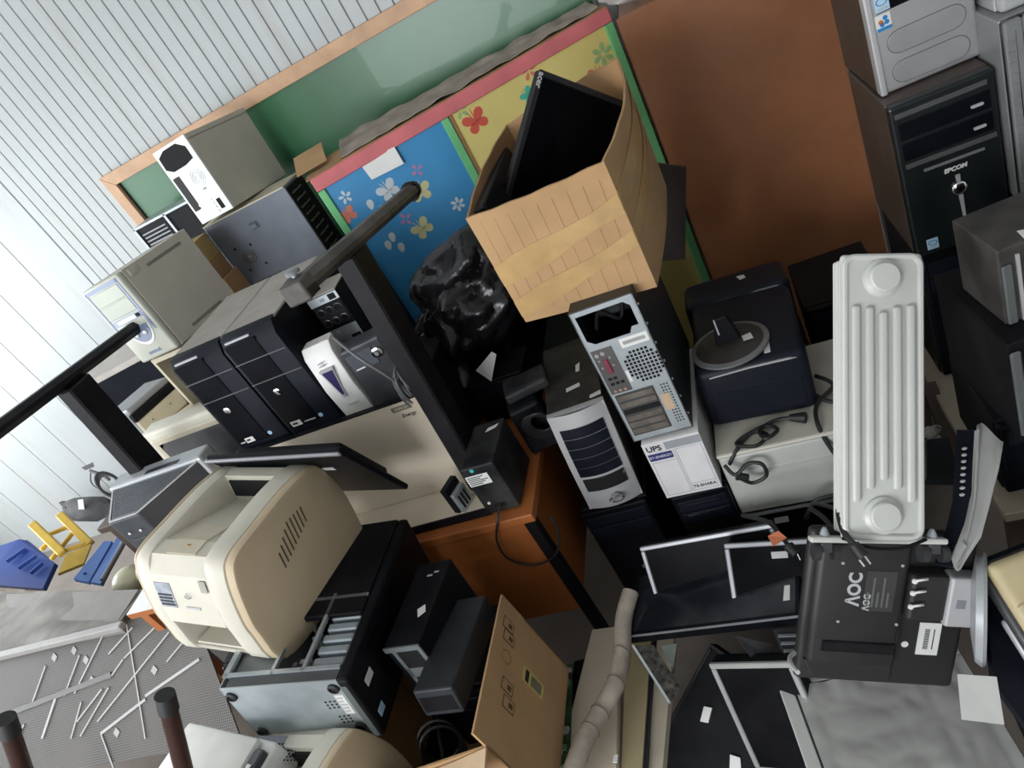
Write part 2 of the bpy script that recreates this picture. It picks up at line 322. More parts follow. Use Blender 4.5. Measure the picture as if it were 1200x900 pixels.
# ------------------------------------------------------------------ chalkboard on the back wall
wood_lt = mat('pale_orange_wood', (0.52, 0.32, 0.19), 0.55, var=0.18, scale=9)
t = thing('chalkboard', 'long green chalkboard in a pale orange wooden frame on the clad wall', 'chalkboard', (-1.55, YW-0.009, 0.0))
bx0, bx1, bz0, bz1, fw = -1.25, 1.27, 0.85, 2.05, 0.062
green = mat('green_chalkboard_paint', (0.032, 0.135, 0.058), 0.33, var=0.12, scale=3, coat=0.12)
MB().box(bx0+fw*0.6, bx1, -0.012, 0.0, bz0+0.03, bz1-0.03).build('board_surface', green, t)
MB().prism([(bx0, bz1), (bx1, bz1), (bx1, bz1-fw), (bx0+fw, bz1-fw)], -0.034, 0.0, 'y', 0.003).build('frame_rail', wood_lt, t)
MB().prism([(bx0, bz0), (bx1, bz0), (bx1, bz0+fw), (bx0+fw, bz0+fw)], -0.034, 0.0, 'y', 0.003).build('frame_rail', wood_lt, t)
MB().prism([(bx0, bz0), (bx0, bz1), (bx0+fw, bz1-fw), (bx0+fw, bz0+fw)], -0.034, 0.0, 'y', 0.003).build('frame_stile', wood_lt, t)
MB().box(bx0+fw, bx0+fw+0.012, -0.014, -0.002, bz0+fw, bz1-fw).build('edge_gap', hole, t)

# ------------------------------------------------------------------ painted cabinet with butterflies
cw, cd, ch = 1.289, 0.22, 1.697
ang = math.degrees(math.atan2(0.452, 1.207)); Rc = Rz(ang)
mid = Vector((-0.8185, 2.726, 0)) + Rc @ Vector((0, 0.11, 0))
t = thing('painted_cabinet', 'low cabinet with blue and yellow butterfly panels and a pink top rail', 'cabinet', mid, Rc)
pinkp = mat('pink_paint', (0.62, 0.16, 0.17), 0.55, var=0.12, scale=9); greenp = mat('light_green_paint', (0.16, 0.52, 0.22), 0.5, var=0.08)
bluep = mat('blue_painted_panel', (0.045, 0.27, 0.55), 0.5, var=0.07, scale=4); yellowp = mat('yellow_painted_panel', (0.70, 0.59, 0.20), 0.55, var=0.07, scale=4)
rough_wood = mat('rough_brown_chipboard', (0.24, 0.13, 0.07), 0.85, var=0.25, scale=30)
MB().box(-cw/2, cw/2, -cd/2+0.02, cd/2, 0, ch-0.004).build('carcass', rough_wood, t)
MB().box(-cw/2, cw/2, -cd/2, -cd/2+0.03, ch-0.052, ch+0.001, 0.003).build('top_rail', pinkp, t)
for a, b in ((-cw/2, -cw/2+0.030), (-0.098, -0.066), (cw/2-0.036, cw/2)):
    MB().box(a, b, -cd/2, -cd/2+0.03, 0.0, ch-0.053, 0.003).build('stile', greenp, t)
MB().box(-0.064, -0.052, -cd/2+0.006, -cd/2+0.03, 0.0, ch-0.053).build('wood_strip', mat('bare_wood_strip', (0.30, 0.17, 0.07), 0.7), t)
yb = -cd/2+0.012
MB().box(-cw/2+0.030, -0.098, yb, yb+0.012, 0.05, ch-0.053).build('blue_panel', bluep, t)
MB().box(-0.052, cw/2-0.036, yb, yb+0.012, 0.05, ch-0.053).build('yellow_panel', yellowp, t)
def petal_poly(cx, cz, L, wd, a, n=10):
    out = []
    for k in range(n):
        th = 2*math.pi*k/n; u = L*0.5*(1+math.cos(th)); v = wd*0.5*math.sin(th)*(0.65+0.5*u/L)
        out.append((cx+u*math.cos(a)-v*math.sin(a), cz+u*math.sin(a)+v*math.cos(a)))
    return out
def butterfly(cx, cz, s, col, rot):
    m = MB()
    for a, L in ((40, 1.0), (140, 1.0), (-35, 0.8), (215, 0.8)):
        m.prism(petal_poly(cx, cz, s*L*0.5, s*0.34, math.radians(a+rot)), yb-0.0012, yb+0.002, 'y')
    for a in (80, 100): m.prism(petal_poly(cx, cz, s*0.5, s*0.035, math.radians(a+rot), 6), yb-0.0012, yb+0.002, 'y')
    m.build('painted_butterfly', col, t)
def flower(cx, cz, s, col, n=5):
    m = MB()
    for k in range(n): m.prism(petal_poly(cx+0.1*s*math.cos(k*6.283/n), cz+0.1*s*math.sin(k*6.283/n), s*0.45, s*0.26, k*6.283/n+0.4), yb-0.0012, yb+0.002, 'y')
    m.build('painted_flower', col, t)
p_or = mat('coral_paint', (0.62, 0.20, 0.13), 0.6); p_wh = mat('pale_grey_paint', (0.55, 0.62, 0.66), 0.6); p_ye = mat('pale_yellow_paint', (0.56, 0.56, 0.30), 0.6)
p_pk = mat('rose_paint', (0.46, 0.20, 0.38), 0.6); p_re = mat('red_paint', (0.62, 0.09, 0.06), 0.6); p_gr = mat('faded_green_paint', (0.30, 0.48, 0.20), 0.6); p_tl = mat('teal_paint', (0.06, 0.42, 0.30), 0.6)
butterfly(-0.592, 1.512, 0.085, p_or, 10); butterfly(-0.405, 1.515, 0.105, p_wh, 15); butterfly(-0.300, 1.448, 0.105, p_ye, -8); butterfly(-0.366, 1.318, 0.105, p_ye, 20)
flower(-0.564, 1.578, 0.05, p_wh); flower(-0.268, 1.53, 0.05, p_pk, 4); flower(-0.406, 1.388, 0.05, p_pk, 4); flower(-0.194, 1.335, 0.055, p_wh, 6)
for cx, cz in ((-0.468, 1.462), (-0.50, 1.505), (-0.526, 1.330), (-0.495, 1.350), (-0.485, 1.296)): m = MB(); m.prism(petal_poly(cx, cz-0.02, 0.042, 0.030, 1.4), yb-0.0012, yb+0.002, 'y'); m.build('painted_petal', p_wh, t)
butterfly(0.022, 1.575, 0.115, p_re, 12); flower(-0.012, 1.640, 0.06, p_gr); flower(0.285, 1.640, 0.065, p_or); flower(0.567, 1.556, 0.08, p_gr, 6); butterfly(0.515, 1.487, 0.10, p_or, -20); butterfly(0.245, 1.565, 0.07, p_tl, 30)
for k, cx in enumerate((0.545, 0.575, 0.603)): flower(cx, ch-0.026, 0.034, mat('dark_red_paint', (0.32, 0.03, 0.05), 0.6), 4)
note = MB().slab([Rc @ Vector(q)+mid for q in ((-0.448, yb-0.004, 1.660), (-0.300, yb-0.014, 1.650), (-0.300, yb-0.020, 1.580), (-0.440, yb-0.004, 1.585))], 0.001)
tag(note.build('paper_note', paper), 'blank white paper note stuck high on the blue panel', 'paper')
# cardboard and dusty sheet on top of the cabinet
sheet = MB(); rnd = random.Random(3)
def fcard(u, v): return Rc @ Vector((-0.66+1.30*u, -0.10+0.20*v, ch+0.004+0.012*math.sin(u*9)*v*v+0.006*math.sin(u*31+v*5)*v)) + mid
sheet.surf(fcard, 40, 4, 0.004)
tag(sheet.build('cardboard_sheet', carddk), 'long torn cardboard strip lying along the top of the painted cabinet', 'cardboard')
dusty = mat('dusty_grey_paper', (0.33, 0.285, 0.24), 0.9, var=0.25, scale=14, bump=0.2, bscale=50)
def fdust(u, v): return Rc @ Vector((-0.50+1.12*u, -0.075+(0.30-0.17*u+0.02*math.sin(u*13)+0.012*math.sin(u*37))*v, ch+0.014+0.020*v+0.010*mnoise.noise(Vector((u*14, v*4, 1))))) + mid
tag(MB().surf(fdust, 60, 8, 0.003).build('dusty_paper', dusty, smooth=True), 'grey dusty paper strip crumpled on top of the painted cabinet', 'paper')
def fflap(u, v): return Rc @ Vector((-0.695+0.135*u, 0.0+0.17*v, ch+0.022+0.045*v+0.006*u*math.sin(v*3))) + mid
tag(MB().surf(fflap, 6, 6, 0.004).build('cardboard_flap', card), 'small bent cardboard flap at the left end of the painted cabinet top', 'cardboard')

# ------------------------------------------------------------------ brown cupboard
brownw = mat('red_brown_varnished_wood', (0.31, 0.125, 0.055), 0.34, var=0.20, scale=3.0, spec=0.5, dust=0.05)
t = thing('brown_cupboard', 'tall plain reddish brown wooden cupboard right of the butterfly cabinet', 'cupboard', (0.142, 2.95, 0))
MB().box(-0.325, 0.325, -0.175, 0.20, 0, 1.668).build('carcass', brownw, t)
MB().box(-0.332, 0.332, -0.198, -0.176, 0.02, 1.672, 0.003).build('door', brownw, t)
MB().box(-0.336, -0.331, -0.196, -0.180, 0.02, 1.668).build('edge_strip', mat('dark_wood_edge', (0.10, 0.04, 0.015), 0.5), t)
def fbag(u, v):
    a = u*2*math.pi; r = 0.075*(1+0.35*mnoise.noise(Vector((math.cos(a)*1.7, math.sin(a)*1.7, v*4))))*math.sin(0.15+v*2.9)
    return Vector((-0.11+r*math.cos(a)*1.5, 2.93+r*math.sin(a), 1.678+0.09*v))
tag(MB().surf(fbag, 20, 10).build('plastic_bag', mat('white_plastic_film', (0.7, 0.7, 0.7), 0.35), smooth=True), 'crumpled white plastic bag on the cupboard top corner', 'bag')
# ------------------------------------------------------------------ builders shared by the machines
def case(t, d, m, b=0.004, name='case', z0=0.0, yf=0.0, parent=None):
    return MB().box(-d[0]/2, d[0]/2, -d[1]/2+yf, d[1]/2, z0, d[2], b, 2).build(name, m, t if parent is None else parent)
def plate(t, name, m, x0, x1, z0, z1, y, th=0.0015, b=0.0, parent=None):
    """plate on a front face at depth y, standing th proud"""
    return MB().box(x0, x1, y-th, y+0.001, z0, z1, b, 1).build(name, m, parent or t)
def stadium(x0, x1, zc, r, n=8):
    P = []
    for k in range(n+1): a = -math.pi/2+math.pi*k/n; P.append((x1-r+r*math.cos(a), zc+r*math.sin(a)))
    for k in range(n+1): a = math.pi/2+math.pi*k/n; P.append((x0+r+r*math.cos(a), zc+r*math.sin(a)))
    return P
def disc(cx, cz, r, n=20, sx=1.0): return [(cx+sx*r*math.cos(2*math.pi*k/n), cz+r*math.sin(2*math.pi*k/n)) for k in range(n)]
def chip_sticker(t, cx, cz, y, s=0.022, side=False):
    """small pale blue processor sticker with an oval swoosh"""
    st = MB().box(cx-s/2, cx+s/2, y-0.001, y+0.0005, cz-s*0.62, cz+s*0.55, 0.002).build('sticker', ltblue, t)
    MB().ring((cx, y-0.0012, cz+s*0.08), (0, 1, 0), s*0.36, s*0.035, 20, 6, 0.7).build('oval_mark', blue, st)
    MB().box(cx-s*0.35, cx+s*0.35, y-0.0014, y, cz-s*0.48, cz-s*0.34).build('print_line', greyprint, st); return st
def label_lines(st, x0, x1, z0, z1, y, n, m=None, ax='y'):
    for k in range(n):
        z = z0+(z1-z0)*(k+0.5)/n; h = (z1-z0)/n*0.22
        MB().box(x0, x0+(x1-x0)*(0.65+0.35*((k*7) % 3)/2), y-0.0006, y, z-h, z+h).build('print_line', m or ink, st)

# ------------------------------------------------------------------ stack at the right wall
t, d = at('epcom', 'computer_tower', 'black tower with chrome button and EPCOM lettering under the silver tower', 'computer', dz=-0.0)
sidebrown = mat('dark_brown_grey_steel', (0.075, 0.055, 0.045), 0.4, metal=0.2, var=0.12, dust=0.08)
case(t, d, sidebrown, yf=0.03); y = -d[1]/2
MB().box(-d[0]/2, d[0]/2, y, y+0.032, 0, d[2], 0.006, 2).build('front_bezel', mat('black_green_bezel', (0.010, 0.014, 0.015), 0.30, var=0.2), t)
plate(t, 'trim_strip', mat('dark_grey_trim', (0.075, 0.075, 0.075), 0.35), -0.097, 0.09, 0.375, 0.387, y, 0.004, 0.001)
for z0, z1 in ((0.320, 0.362), (0.268, 0.312)):
    db = plate(t, 'drive_bay', blackgl, -0.093, 0.093, z0, z1, y, 0.003, 0.002)
    MB().prism(stadium(0.052, 0.078, z0+0.018, 0.0035), y-0.006, y, 'y').build('eject_button', silver, db)
plate(t, 'trim_strip', mat('dark_grey_trim', (0.075, 0.075, 0.075), 0.35), -0.093, 0.097, 0.248, 0.260, y, 0.004, 0.001)
plate(t, 'trim_strip', mat('mid_grey_trim', (0.16, 0.16, 0.17), 0.35), -0.058, 0.07, 0.226, 0.233, y, 0.003, 0.001)
text('EPCOM', 0.0145, 'lettering', sticker, t, (0.006, y-0.001, 0.207), FX, shear=0.2, bold=0.0006)
kb = MB().lathe([(0.0165, 0), (0.0165, 0.006), (0.012, 0.009), (0.004, 0.010)], (0.008, y+0.001, 0.155), (0, -1, 0), 24).build('power_button', chrome, t, True)
MB().ring((0.008, y-0.008, 0.155), (0, 1, 0), 0.0085, 0.0012, 20, 6).build('button_groove', hole, kb)
MB().prism([(0.003, 0.190), (0.013, 0.190), (0.012, 0.172), (0.004, 0.172)], y-0.004, y, 'y').build('chrome_bar', silver, t)
MB().prism([(0.004, 0.137), (0.013, 0.137), (0.0125, 0.05), (0.008, 0.05)], y-0.004, y, 'y').build('chrome_bar', silver, t)
plate(t, 'chrome_bar', chrome, 0.004, 0.015, 0.020, 0.027, y, 0.004)
chip_sticker(t, -0.067, 0.030, y, 0.026)
st = plate(t, 'sticker', mat('grey_green_sticker', (0.45, 0.50, 0.45), 0.5), 0.084, 0.104, 0.022, 0.056, y, 0.001); plate(t, 'print_mark', ink, 0.091, 0.098, 0.040, 0.048, y-0.0008, 0.0008, parent=st)

t, d = at('silver_tower', 'computer_tower', 'silver fronted tower with two pill shaped insets on top of the black tower', 'computer', dz=0.003)
case(t, d, sidebrown, yf=0.03); y = -d[1]/2
fb = MB().box(-d[0]/2, d[0]/2, y, y+0.032, 0, d[2], 0.010, 3).build('front_bezel', mat('silver_paint', (0.42, 0.42, 0.43), 0.38, metal=0.35, var=0.04), t, True)
MB().box(-d[0]/2-0.001, -d[0]/2+0.014, y-0.005, y+0.03, 0, d[2], 0.004, 2).build('bezel_edge', silver, t)
for zc in (0.1075, 0.0385):
    MB().prism(stadium(-0.076, 0.086, zc, 0.0265), y-0.0006, y+0.003, 'y').build('inset_groove', mat('dark_groove', (0.05, 0.05, 0.055), 0.6), t)
    MB().prism(stadium(-0.0748, 0.0848, zc, 0.0253), y-0.0016, y+0.003, 'y', 0.0008).build('inset_panel', mat('silver_inset', (0.36, 0.36, 0.37), 0.42, metal=0.35), t)
plate(t, 'drive_bay', blackgl, -0.086, 0.086, 0.182, 0.33, y, 0.002, 0.003)
chip_sticker(t, -0.072, 0.203, y-0.002, 0.030)
st = plate(t, 'sticker', sticker, -0.091, -0.058, 0.143, 0.179, y, 0.001, 0.003)
plate(t, 'blue_band', mat('bright_blue_print', (0.02, 0.22, 0.55), 0.4), -0.090, -0.059, 0.144, 0.151, y-0.001, 0.0008, parent=st)
for cx, cz, c in ((-0.070, 0.170, 'bright_blue_print'), (-0.068, 0.160, 'bright_blue_print'), (-0.080, 0.163, 'orange_print'), (-0.078, 0.157, 'bright_blue_print')):
    MB().prism(disc(cx, cz, 0.005, 12), y-0.0022, y-0.0005, 'y').build('colour_dot', mat(c, (0.55, 0.16, 0.03), 0.4), st)
plate(t, 'drive_slot', darksilver, -0.08, 0.08, 0.345, 0.375, y, 0.002, 0.002)

t, d = at('rframe', 'computer_tower', 'tower with a ribbed grey frame at the right edge beside the black tower', 'computer', dz=0.0)
case(t, d, mat('grey_steel_side', (0.30, 0.31, 0.31), 0.4, metal=0.3), yf=0.03); y = -d[1]/2
MB().box(-d[0]/2, d[0]/2, y+0.008, y+0.03, 0, d[2], 0.004).build('front_panel', blackgl, t)
gfr = mat('ribbed_grey_frame', (0.24, 0.25, 0.25), 0.4, metal=0.3)
MB().box(-d[0]/2, -d[0]/2+0.034, y, y+0.03, 0, d[2], 0.004).build('side_rail', gfr, t)
MB().box(d[0]/2-0.034, d[0]/2, y, y+0.03, 0, d[2], 0.004).build('side_rail', gfr, t)
MB().box(-d[0]/2+0.034, d[0]/2-0.034, y, y+0.03, d[2]-0.035, d[2], 0.004).build('top_rail', gfr, t)
for k in range(16): plate(t, 'rib', gfr, -d[0]/2+0.003, -d[0]/2+0.014, 0.03+k*0.023, 0.038+k*0.023, y, 0.002)
plate(t, 'chrome_line', chrome, -d[0]/2+0.017, -d[0]/2+0.019, 0.01, d[2]-0.02, y, 0.001)
for z0, z1, m_ in ((0.235, 0.275, beige), (0.185, 0.225, beige), (0.30, 0.34, blackgl)): plate(t, 'drive_bay', m_, -0.06, 0.06, z0, z1, y+0.008, 0.006, 0.002)
plate(t, 'white_lettering', sticker, -0.035, 0.0, 0.350, 0.358, y+0.006, 0.001)
t, d = at('rlight', 'computer_tower', 'pale silver tower at the top right corner above the ribbed frame tower', 'computer', dx=0.035, dz=-0.004)
case(t, d, silver, yf=0.03); y = -d[1]/2
MB().box(-d[0]/2, d[0]/2, y, y+0.032, 0, d[2], 0.012, 3).build('front_bezel', mat('pale_silver', (0.50, 0.51, 0.52), 0.4, metal=0.2), t, True)
MB().ring((-0.02, y-0.001, 0.055), (0, 1, 0), 0.020, 0.003, 24, 6).build('button_ring', darksilver, t); MB().lathe([(0.016, 0), (0.016, 0.002), (0.010, 0.003)], (-0.02, y, 0.055), (0, -1, 0)).build('power_button', silver, t)
plate(t, 'drive_bay', darksilver, -0.07, 0.07, 0.2, 0.3, y, 0.002, 0.002)

t, d = at('rstack', 'computer_tower', 'black desktop case with torn white stickers on its dusty top, right edge', 'computer', dx=0.030, dy=-0.03, dz=-0.012); d = [0.4, 0.16, 0.17]
case(t, d, mat('dusty_dark_case', (0.035, 0.031, 0.029), 0.5, var=0.2, dust=0.14), 0.004); y = -d[1]/2
plate(t, 'front_panel', mat('dark_slate_front', (0.020, 0.026, 0.030), 0.35), -d[0]/2+0.045, d[0]/2-0.01, 0.006, d[2]-0.012, y, 0.004, 0.003)
plate(t, 'trim_strip', silver, -d[0]/2+0.030, -d[0]/2+0.036, 0.0, d[2]-0.02, y, 0.004)
plate(t, 'smoked_edge', mat('grey_plastic_edge', (0.10, 0.11, 0.11), 0.2), -d[0]/2+0.004, -d[0]/2+0.022, 0.0, d[2]-0.035, y, 0.006, 0.003)
MB().slab([Vector(q) for q in ((-0.145, -0.045, d[2]+0.001), (-0.115, -0.055, d[2]+0.001), (-0.105, -0.075, d[2]+0.001), (-0.150, -0.080, d[2]+0.001))], 0.001, True).build('torn_sticker', sticker, t)
MB().slab([Vector(q) for q in ((-0.095, -0.020, d[2]+0.001), (-0.055, -0.030, d[2]+0.001), (-0.045, -0.070, d[2]+0.001), (-0.090, -0.060, d[2]+0.001))], 0.001, True).build('torn_sticker', sticker, t)
t, d = at('rstack2', 'computer_tower', 'dark case with a teal grey front panel beneath the stickered case', 'computer', dz=-0.052, dx=0.02)
case(t, d, blackmt, 0.004); y = -d[1]/2
plate(t, 'front_panel', mat('teal_grey_front', (0.055, 0.070, 0.075), 0.4), -d[0]/2+0.030, d[0]/2-0.01, 0.095, d[2]-0.008, y, 0.006, 0.003)
plate(t, 'lower_panel', navy, -d[0]/2+0.045, d[0]/2-0.01, 0.008, 0.090, y, 0.004, 0.003)
plate(t, 'smoked_edge', mat('grey_plastic_edge', (0.10, 0.11, 0.11), 0.2), -d[0]/2+0.002, -d[0]/2+0.022, 0.02, d[2]-0.02, y, 0.008, 0.004)
def plain_pc(name, label, x0, x1, y0, y1, z0, z1, m=None, seed=1):
    t = thing(name, label, 'computer', ((x0+x1)/2, (y0+y1)/2, z0)); w_, d_, h_ = x1-x0, y1-y0, z1-z0
    case(t, (w_, d_, h_), m or blackmt, 0.005, yf=0.02)
    MB().box(-w_/2+0.003, w_/2-0.003, -d_/2, -d_/2+0.022, 0.003, h_-0.003, 0.006, 2).build('front_bezel', blackgl, t)
    up = h_ > w_
    if up:
        for k in range(2): plate(t, 'drive_bay', navy, -w_/2+0.015, w_/2-0.015, h_-0.07-k*0.05, h_-0.028-k*0.05, -d_/2, 0.002, 0.002)
        MB().lathe([(0.010, 0), (0.010, 0.003), (0.006, 0.004)], (0, -d_/2, h_*0.45), (0, -1, 0), 16).build('power_button', darksilver, t)
    else:
        plate(t, 'drive_bay', navy, -w_/2+0.02, w_*0.1, h_-0.06, h_-0.018, -d_/2, 0.002, 0.002)
        MB().lathe([(0.010, 0), (0.010, 0.003), (0.006, 0.004)], (w_*0.35, -d_/2, h_*0.5), (0, -1, 0), 16).build('power_button', darksilver, t)
    return t
plain_pc('computer_tower', 'black tower standing in shade directly under the EPCOM tower', 0.37, 0.57, 1.752, 2.10, 0.58, 0.989)
plain_pc('computer_tower', 'black tower in deep shade below the ribbed frame tower', 0.585, 0.79, 1.70, 2.08, 0.66, 1.074)
plain_pc('computer_tower', 'lowest black case at the right edge below the teal grey one', 0.345, 0.735, 1.26, 1.54, 0.62, 0.832)
# low table carrying the right-hand stack
t = thing('side_table', 'worn beige side table under the stacked towers at the right', 'table', (0.58, 1.66, 0))
dkw = mat('dark_stained_wood', (0.055, 0.035, 0.025), 0.6, var=0.2, scale=6)
MB().box(-0.25, 0.26, -0.42, 0.46, 0.55, 0.579, 0.003).build('table_top', mat('worn_beige_laminate', (0.34, 0.30, 0.23), 0.6, var=0.15, scale=6, dust=0.1), t)
for sx in (-0.22, 0.23):
    for sy in (-0.39, 0.43): MB().box(sx-0.02, sx+0.02, sy-0.02, sy+0.02, 0, 0.55).build('leg', dkw, t)
MB().box(0.06, 0.26, 0.03, 0.45, 0.579, 0.659, 0.003).build('riser', dkw, t)

# ------------------------------------------------------------------ back-left stack
t, d = at('towerB', 'computer_tower', 'slate grey tower with a small fan grille under the open rear taupe tower', 'computer')
case(t, d, slate, 0.003); x = -d[0]/2
def on_left(t, name, m, y0, y1, z0, z1, th=0.0015, b=0.0, parent=None):
    return MB().box(x-th, x+0.001, y0, y1, z0, z1, b).build(name, m, parent or t)
g = MB()
for r in (0.010, 0.017, 0.024, 0.031): g.ring((x-0.0005, 0.115, 0.155), (1, 0, 0), r, 0.0018, 26, 6)
g.build('fan_grille', hole, t)
MB().lathe([(0.034, 0), (0.034, 0.0008)], (x, 0.115, 0.155), (-1, 0, 0), 28).build('grille_plate', mat('grille_steel', (0.40, 0.42, 0.44), 0.35, metal=0.6), t)
for a, b in ((0.155, 0.21), (0.075, 0.20), (0.155, 0.10), (0.065, 0.10)): MB().lathe([(0.006, 0), (0.006, 0.001)], (x, a, b), (-1, 0, 0), 12).build('screw_hole', hole, t)
on_left(t, 'latch_recess', mat('shaded_slate', (0.07, 0.08, 0.10), 0.4), -0.022, 0.022, 0.248, 0.280, 0.0008, 0.0); on_left(t, 'latch', slate, -0.012, 0.020, 0.250, 0.272, 0.006, 0.002)
for k in range(3):
    for q in range(14): on_left(t, 'vent_hole', hole, 0.03+q*0.010, 0.034+q*0.010, 0.018+k*0.010, 0.023+k*0.010, 0.0006)
MB().box(-d[0]/2-0.001, d[0]/2+0.001, -d[1]/2+0.005, d[1]/2, d[2]-0.001, d[2]+0.004).build('top_lid', beige, t)
yf = -d[1]/2
plate(t, 'front_plate', hole, -d[0]/2+0.01, d[0]/2-0.004, 0.01, d[2]-0.01, yf, 0.001)
for k in range(9):
    plate(t, 'louvre', darksilver, -d[0]/2+0.03, d[0]/2-0.06, 0.03+k*0.034, 0.036+k*0.034, yf-0.001, 0.003); plate(t, 'louvre_tab', blackmt, -0.02, 0.0, 0.036+k*0.034, 0.05+k*0.034, yf-0.001, 0.004)
t, d = at('towerA', 'computer_tower', 'taupe tower with a gaping white rear plate, topmost on the left', 'computer', dz=-0.006)
case(t, d, taupe, 0.002, yf=0.008); y = -d[1]/2
wsteel = mat('white_zinc_plate', (0.78, 0.80, 0.80), 0.35, metal=0.2, var=0.05)
rp = MB().box(-d[0]/2, d[0]/2, y, y+0.009, 0, d[2], 0.001).build('rear_plate', wsteel, t)
MB().prism([(-0.088, 0.245), (-0.084, 0.295), (-0.04, 0.312), (0.035, 0.312), (0.074, 0.285), (0.074, 0.235), (0.02, 0.225), (-0.055, 0.225)], y-0.001, y+0.003, 'y').build('power_unit_opening', hole, rp)
plate(t, 'port_opening', mat('shadowed_interior', (0.03, 0.03, 0.033), 0.8), -0.088, -0.048, 0.055, 0.205, y, 0.001, parent=rp)
g = MB()
for r in (0.010, 0.018, 0.026, 0.034): g.ring((0.035, y-0.0005, 0.165), (0, 1, 0), r, 0.0016, 26, 6)
g.build('fan_grille', mat('soft_grey_steel', (0.50, 0.52, 0.52), 0.5), rp)
plate(t, 'latch_hole', mat('grey_green_steel', (0.25, 0.30, 0.27), 0.5), 0.02, 0.04, 0.112, 0.122, y, 0.001, parent=rp)
for k in range(4): plate(t, 'slot_cover', wsteel, -0.05, 0.03, 0.012+k*0.017, 0.024+k*0.017, y, 0.003, 0.001, parent=rp)
plate(t, 'slot_opening', hole, 0.045, 0.068, 0.018, 0.062, y, 0.001, parent=rp)
MB().box(d[0]/2-0.0005, d[0]/2+0.0012, -d[1]/2+0.012, d[1]/2-0.003, d[2]-0.022, d[2]-0.019).build('panel_groove', mat('taupe_shadow', (0.22, 0.20, 0.17), 0.6), t)
t, d = at('everest', 'computer_tower', 'beige tower with blue grey arch trim and everest lettering, left of the stack', 'computer')
case(t, d, taupe, 0.003, yf=0.03); y = -d[1]/2
bw = mat('grey_beige_front', (0.42, 0.45, 0.38), 0.4, var=0.04); bgt = mat('blue_grey_trim', (0.20, 0.24, 0.36), 0.35)
MB().box(-d[0]/2, d[0]/2, y, y+0.032, 0, d[2], 0.010, 3).build('front_bezel', mat('pale_bezel', (0.52, 0.53, 0.46), 0.4), t, True)
plate(t, 'side_trim', bgt, -0.097, -0.088, 0.13, 0.312, y, 0.002); plate(t, 'side_trim', bgt, 0.084, 0.096, 0.10, 0.315, y, 0.002); plate(t, 'top_trim', bgt, -0.097, 0.096, 0.300, 0.316, y, 0.002)
for z0, z1 in ((0.245, 0.297), (0.188, 0.242)): plate(t, 'drive_bay', bw, -0.084, 0.082, z0, z1, y, 0.003, 0.002)
plate(t, 'floppy_bay', mat('lavender_grey', (0.34, 0.37, 0.47), 0.4), -0.084, 0.082, 0.158, 0.184, y, 0.002); plate(t, 'floppy_slot', white, -0.06, 0.05, 0.163, 0.178, y, 0.004, 0.001); plate(t, 'eject_button', hole, 0.056, 0.074, 0.164, 0.178, y, 0.005)
MB().prism([(0.012+0.066*math.cos(a), 0.132-0.075*max(0, math.sin(a))) for a in [math.pi*k/16 for k in range(17)]], y-0.003, y, 'y').build('arch_trim', white, t)
MB().prism([(0.012+0.058*math.cos(a), 0.134-0.064*max(0, math.sin(a))) for a in [math.pi*k/16 for k in range(17)]], y-0.005, y, 'y').build('button_panel', bgt, t)
for cx in (-0.012, 0.036): MB().lathe([(0.010, 0), (0.010, 0.003), (0.005, 0.004)], (cx, y-0.005, 0.105), (0, -1, 0), 16).build('button', silver, t)
text('everest', 0.024, 'lettering', bgt, t, (0.0, y-0.001, 0.027), FX, bold=0.0008)
xr = d[0]/2
for y0, y1, z0, z1, m_ in ((-0.145, -0.105, 0.290, 0.314, taupe), (-0.06, 0.135, 0.284, 0.296, 'g'), (-0.075, 0.115, 0.022, 0.034, 'g')):
    MB().box(xr-0.001, xr+(0.004 if m_ != 'g' else 0.0012), y0, y1, z0, z1, 0.001).build('badge_recess' if m_ != 'g' else 'pressed_groove', m_ if m_ != 'g' else mat('taupe_shadow', (0.22, 0.20, 0.17), 0.6), t)
# open beige chassis, old monitor, inkjet and dusty box under it
t = thing('computer_chassis', 'empty beige computer chassis with an open front below the everest tower', 'computer', (-2.10, 2.235, 1.128))
for a in ((-0.092, 0.092, -0.19, 0.19, 0.300, 0.318), (-0.092, 0.092, -0.19, 0.19, 0.0, 0.012), (-0.092, -0.080, -0.19, 0.19, 0.012, 0.300), (0.080, 0.092, -0.19, 0.19, 0.012, 0.300), (-0.080, 0.080, 0.18, 0.19, 0.012, 0.300)):
    MB().box(*a).build('panel', beige, t)
MB().box(-0.078, 0.078, -0.10, 0.10, 0.18, 0.22).build('drive_cage', galv, t)
t = thing('crt_monitor', 'old beige tube monitor with a dusty grey screen left of the black towers', 'monitor', (-2.06, 2.06, 0.797))
MB().box(-0.23, 0.23, -0.22, -0.13, 0.06, 0.46, 0.014, 3).build('front_shell', cream, t, True)
MB().prism([(-0.13, 0.08), (-0.13, 0.44), (0.20, 0.36), (0.20, 0.14)], -0.20, 0.20, 'x', 0.01).build('rear_shell', beige, t)
MB().box(-0.20, 0.20, -0.226, -0.20, 0.09, 0.425, 0.006, 2).build('screen_frame', beige, t)
crts = mat('dusty_tube_glass', (0.10, 0.105, 0.115), 0.18, var=0.45, scale=6, dust=0.15)
MB().surf(lambda u, v: Vector((-0.175+0.35*u, -0.226-0.012*math.sin(math.pi*u)*math.sin(math.pi*v), 0.115+0.285*v)), 14, 12).build('screen', crts, t, True)
MB().box(-0.10, 0.10, -0.13, 0.12, 0.0, 0.08, 0.01).build('stand', beige, t)
t, d = at('inkjet', 'inkjet_printer', 'grey topped inkjet printer with black middle band and beige base behind the dark post', 'printer', dz=0.0)
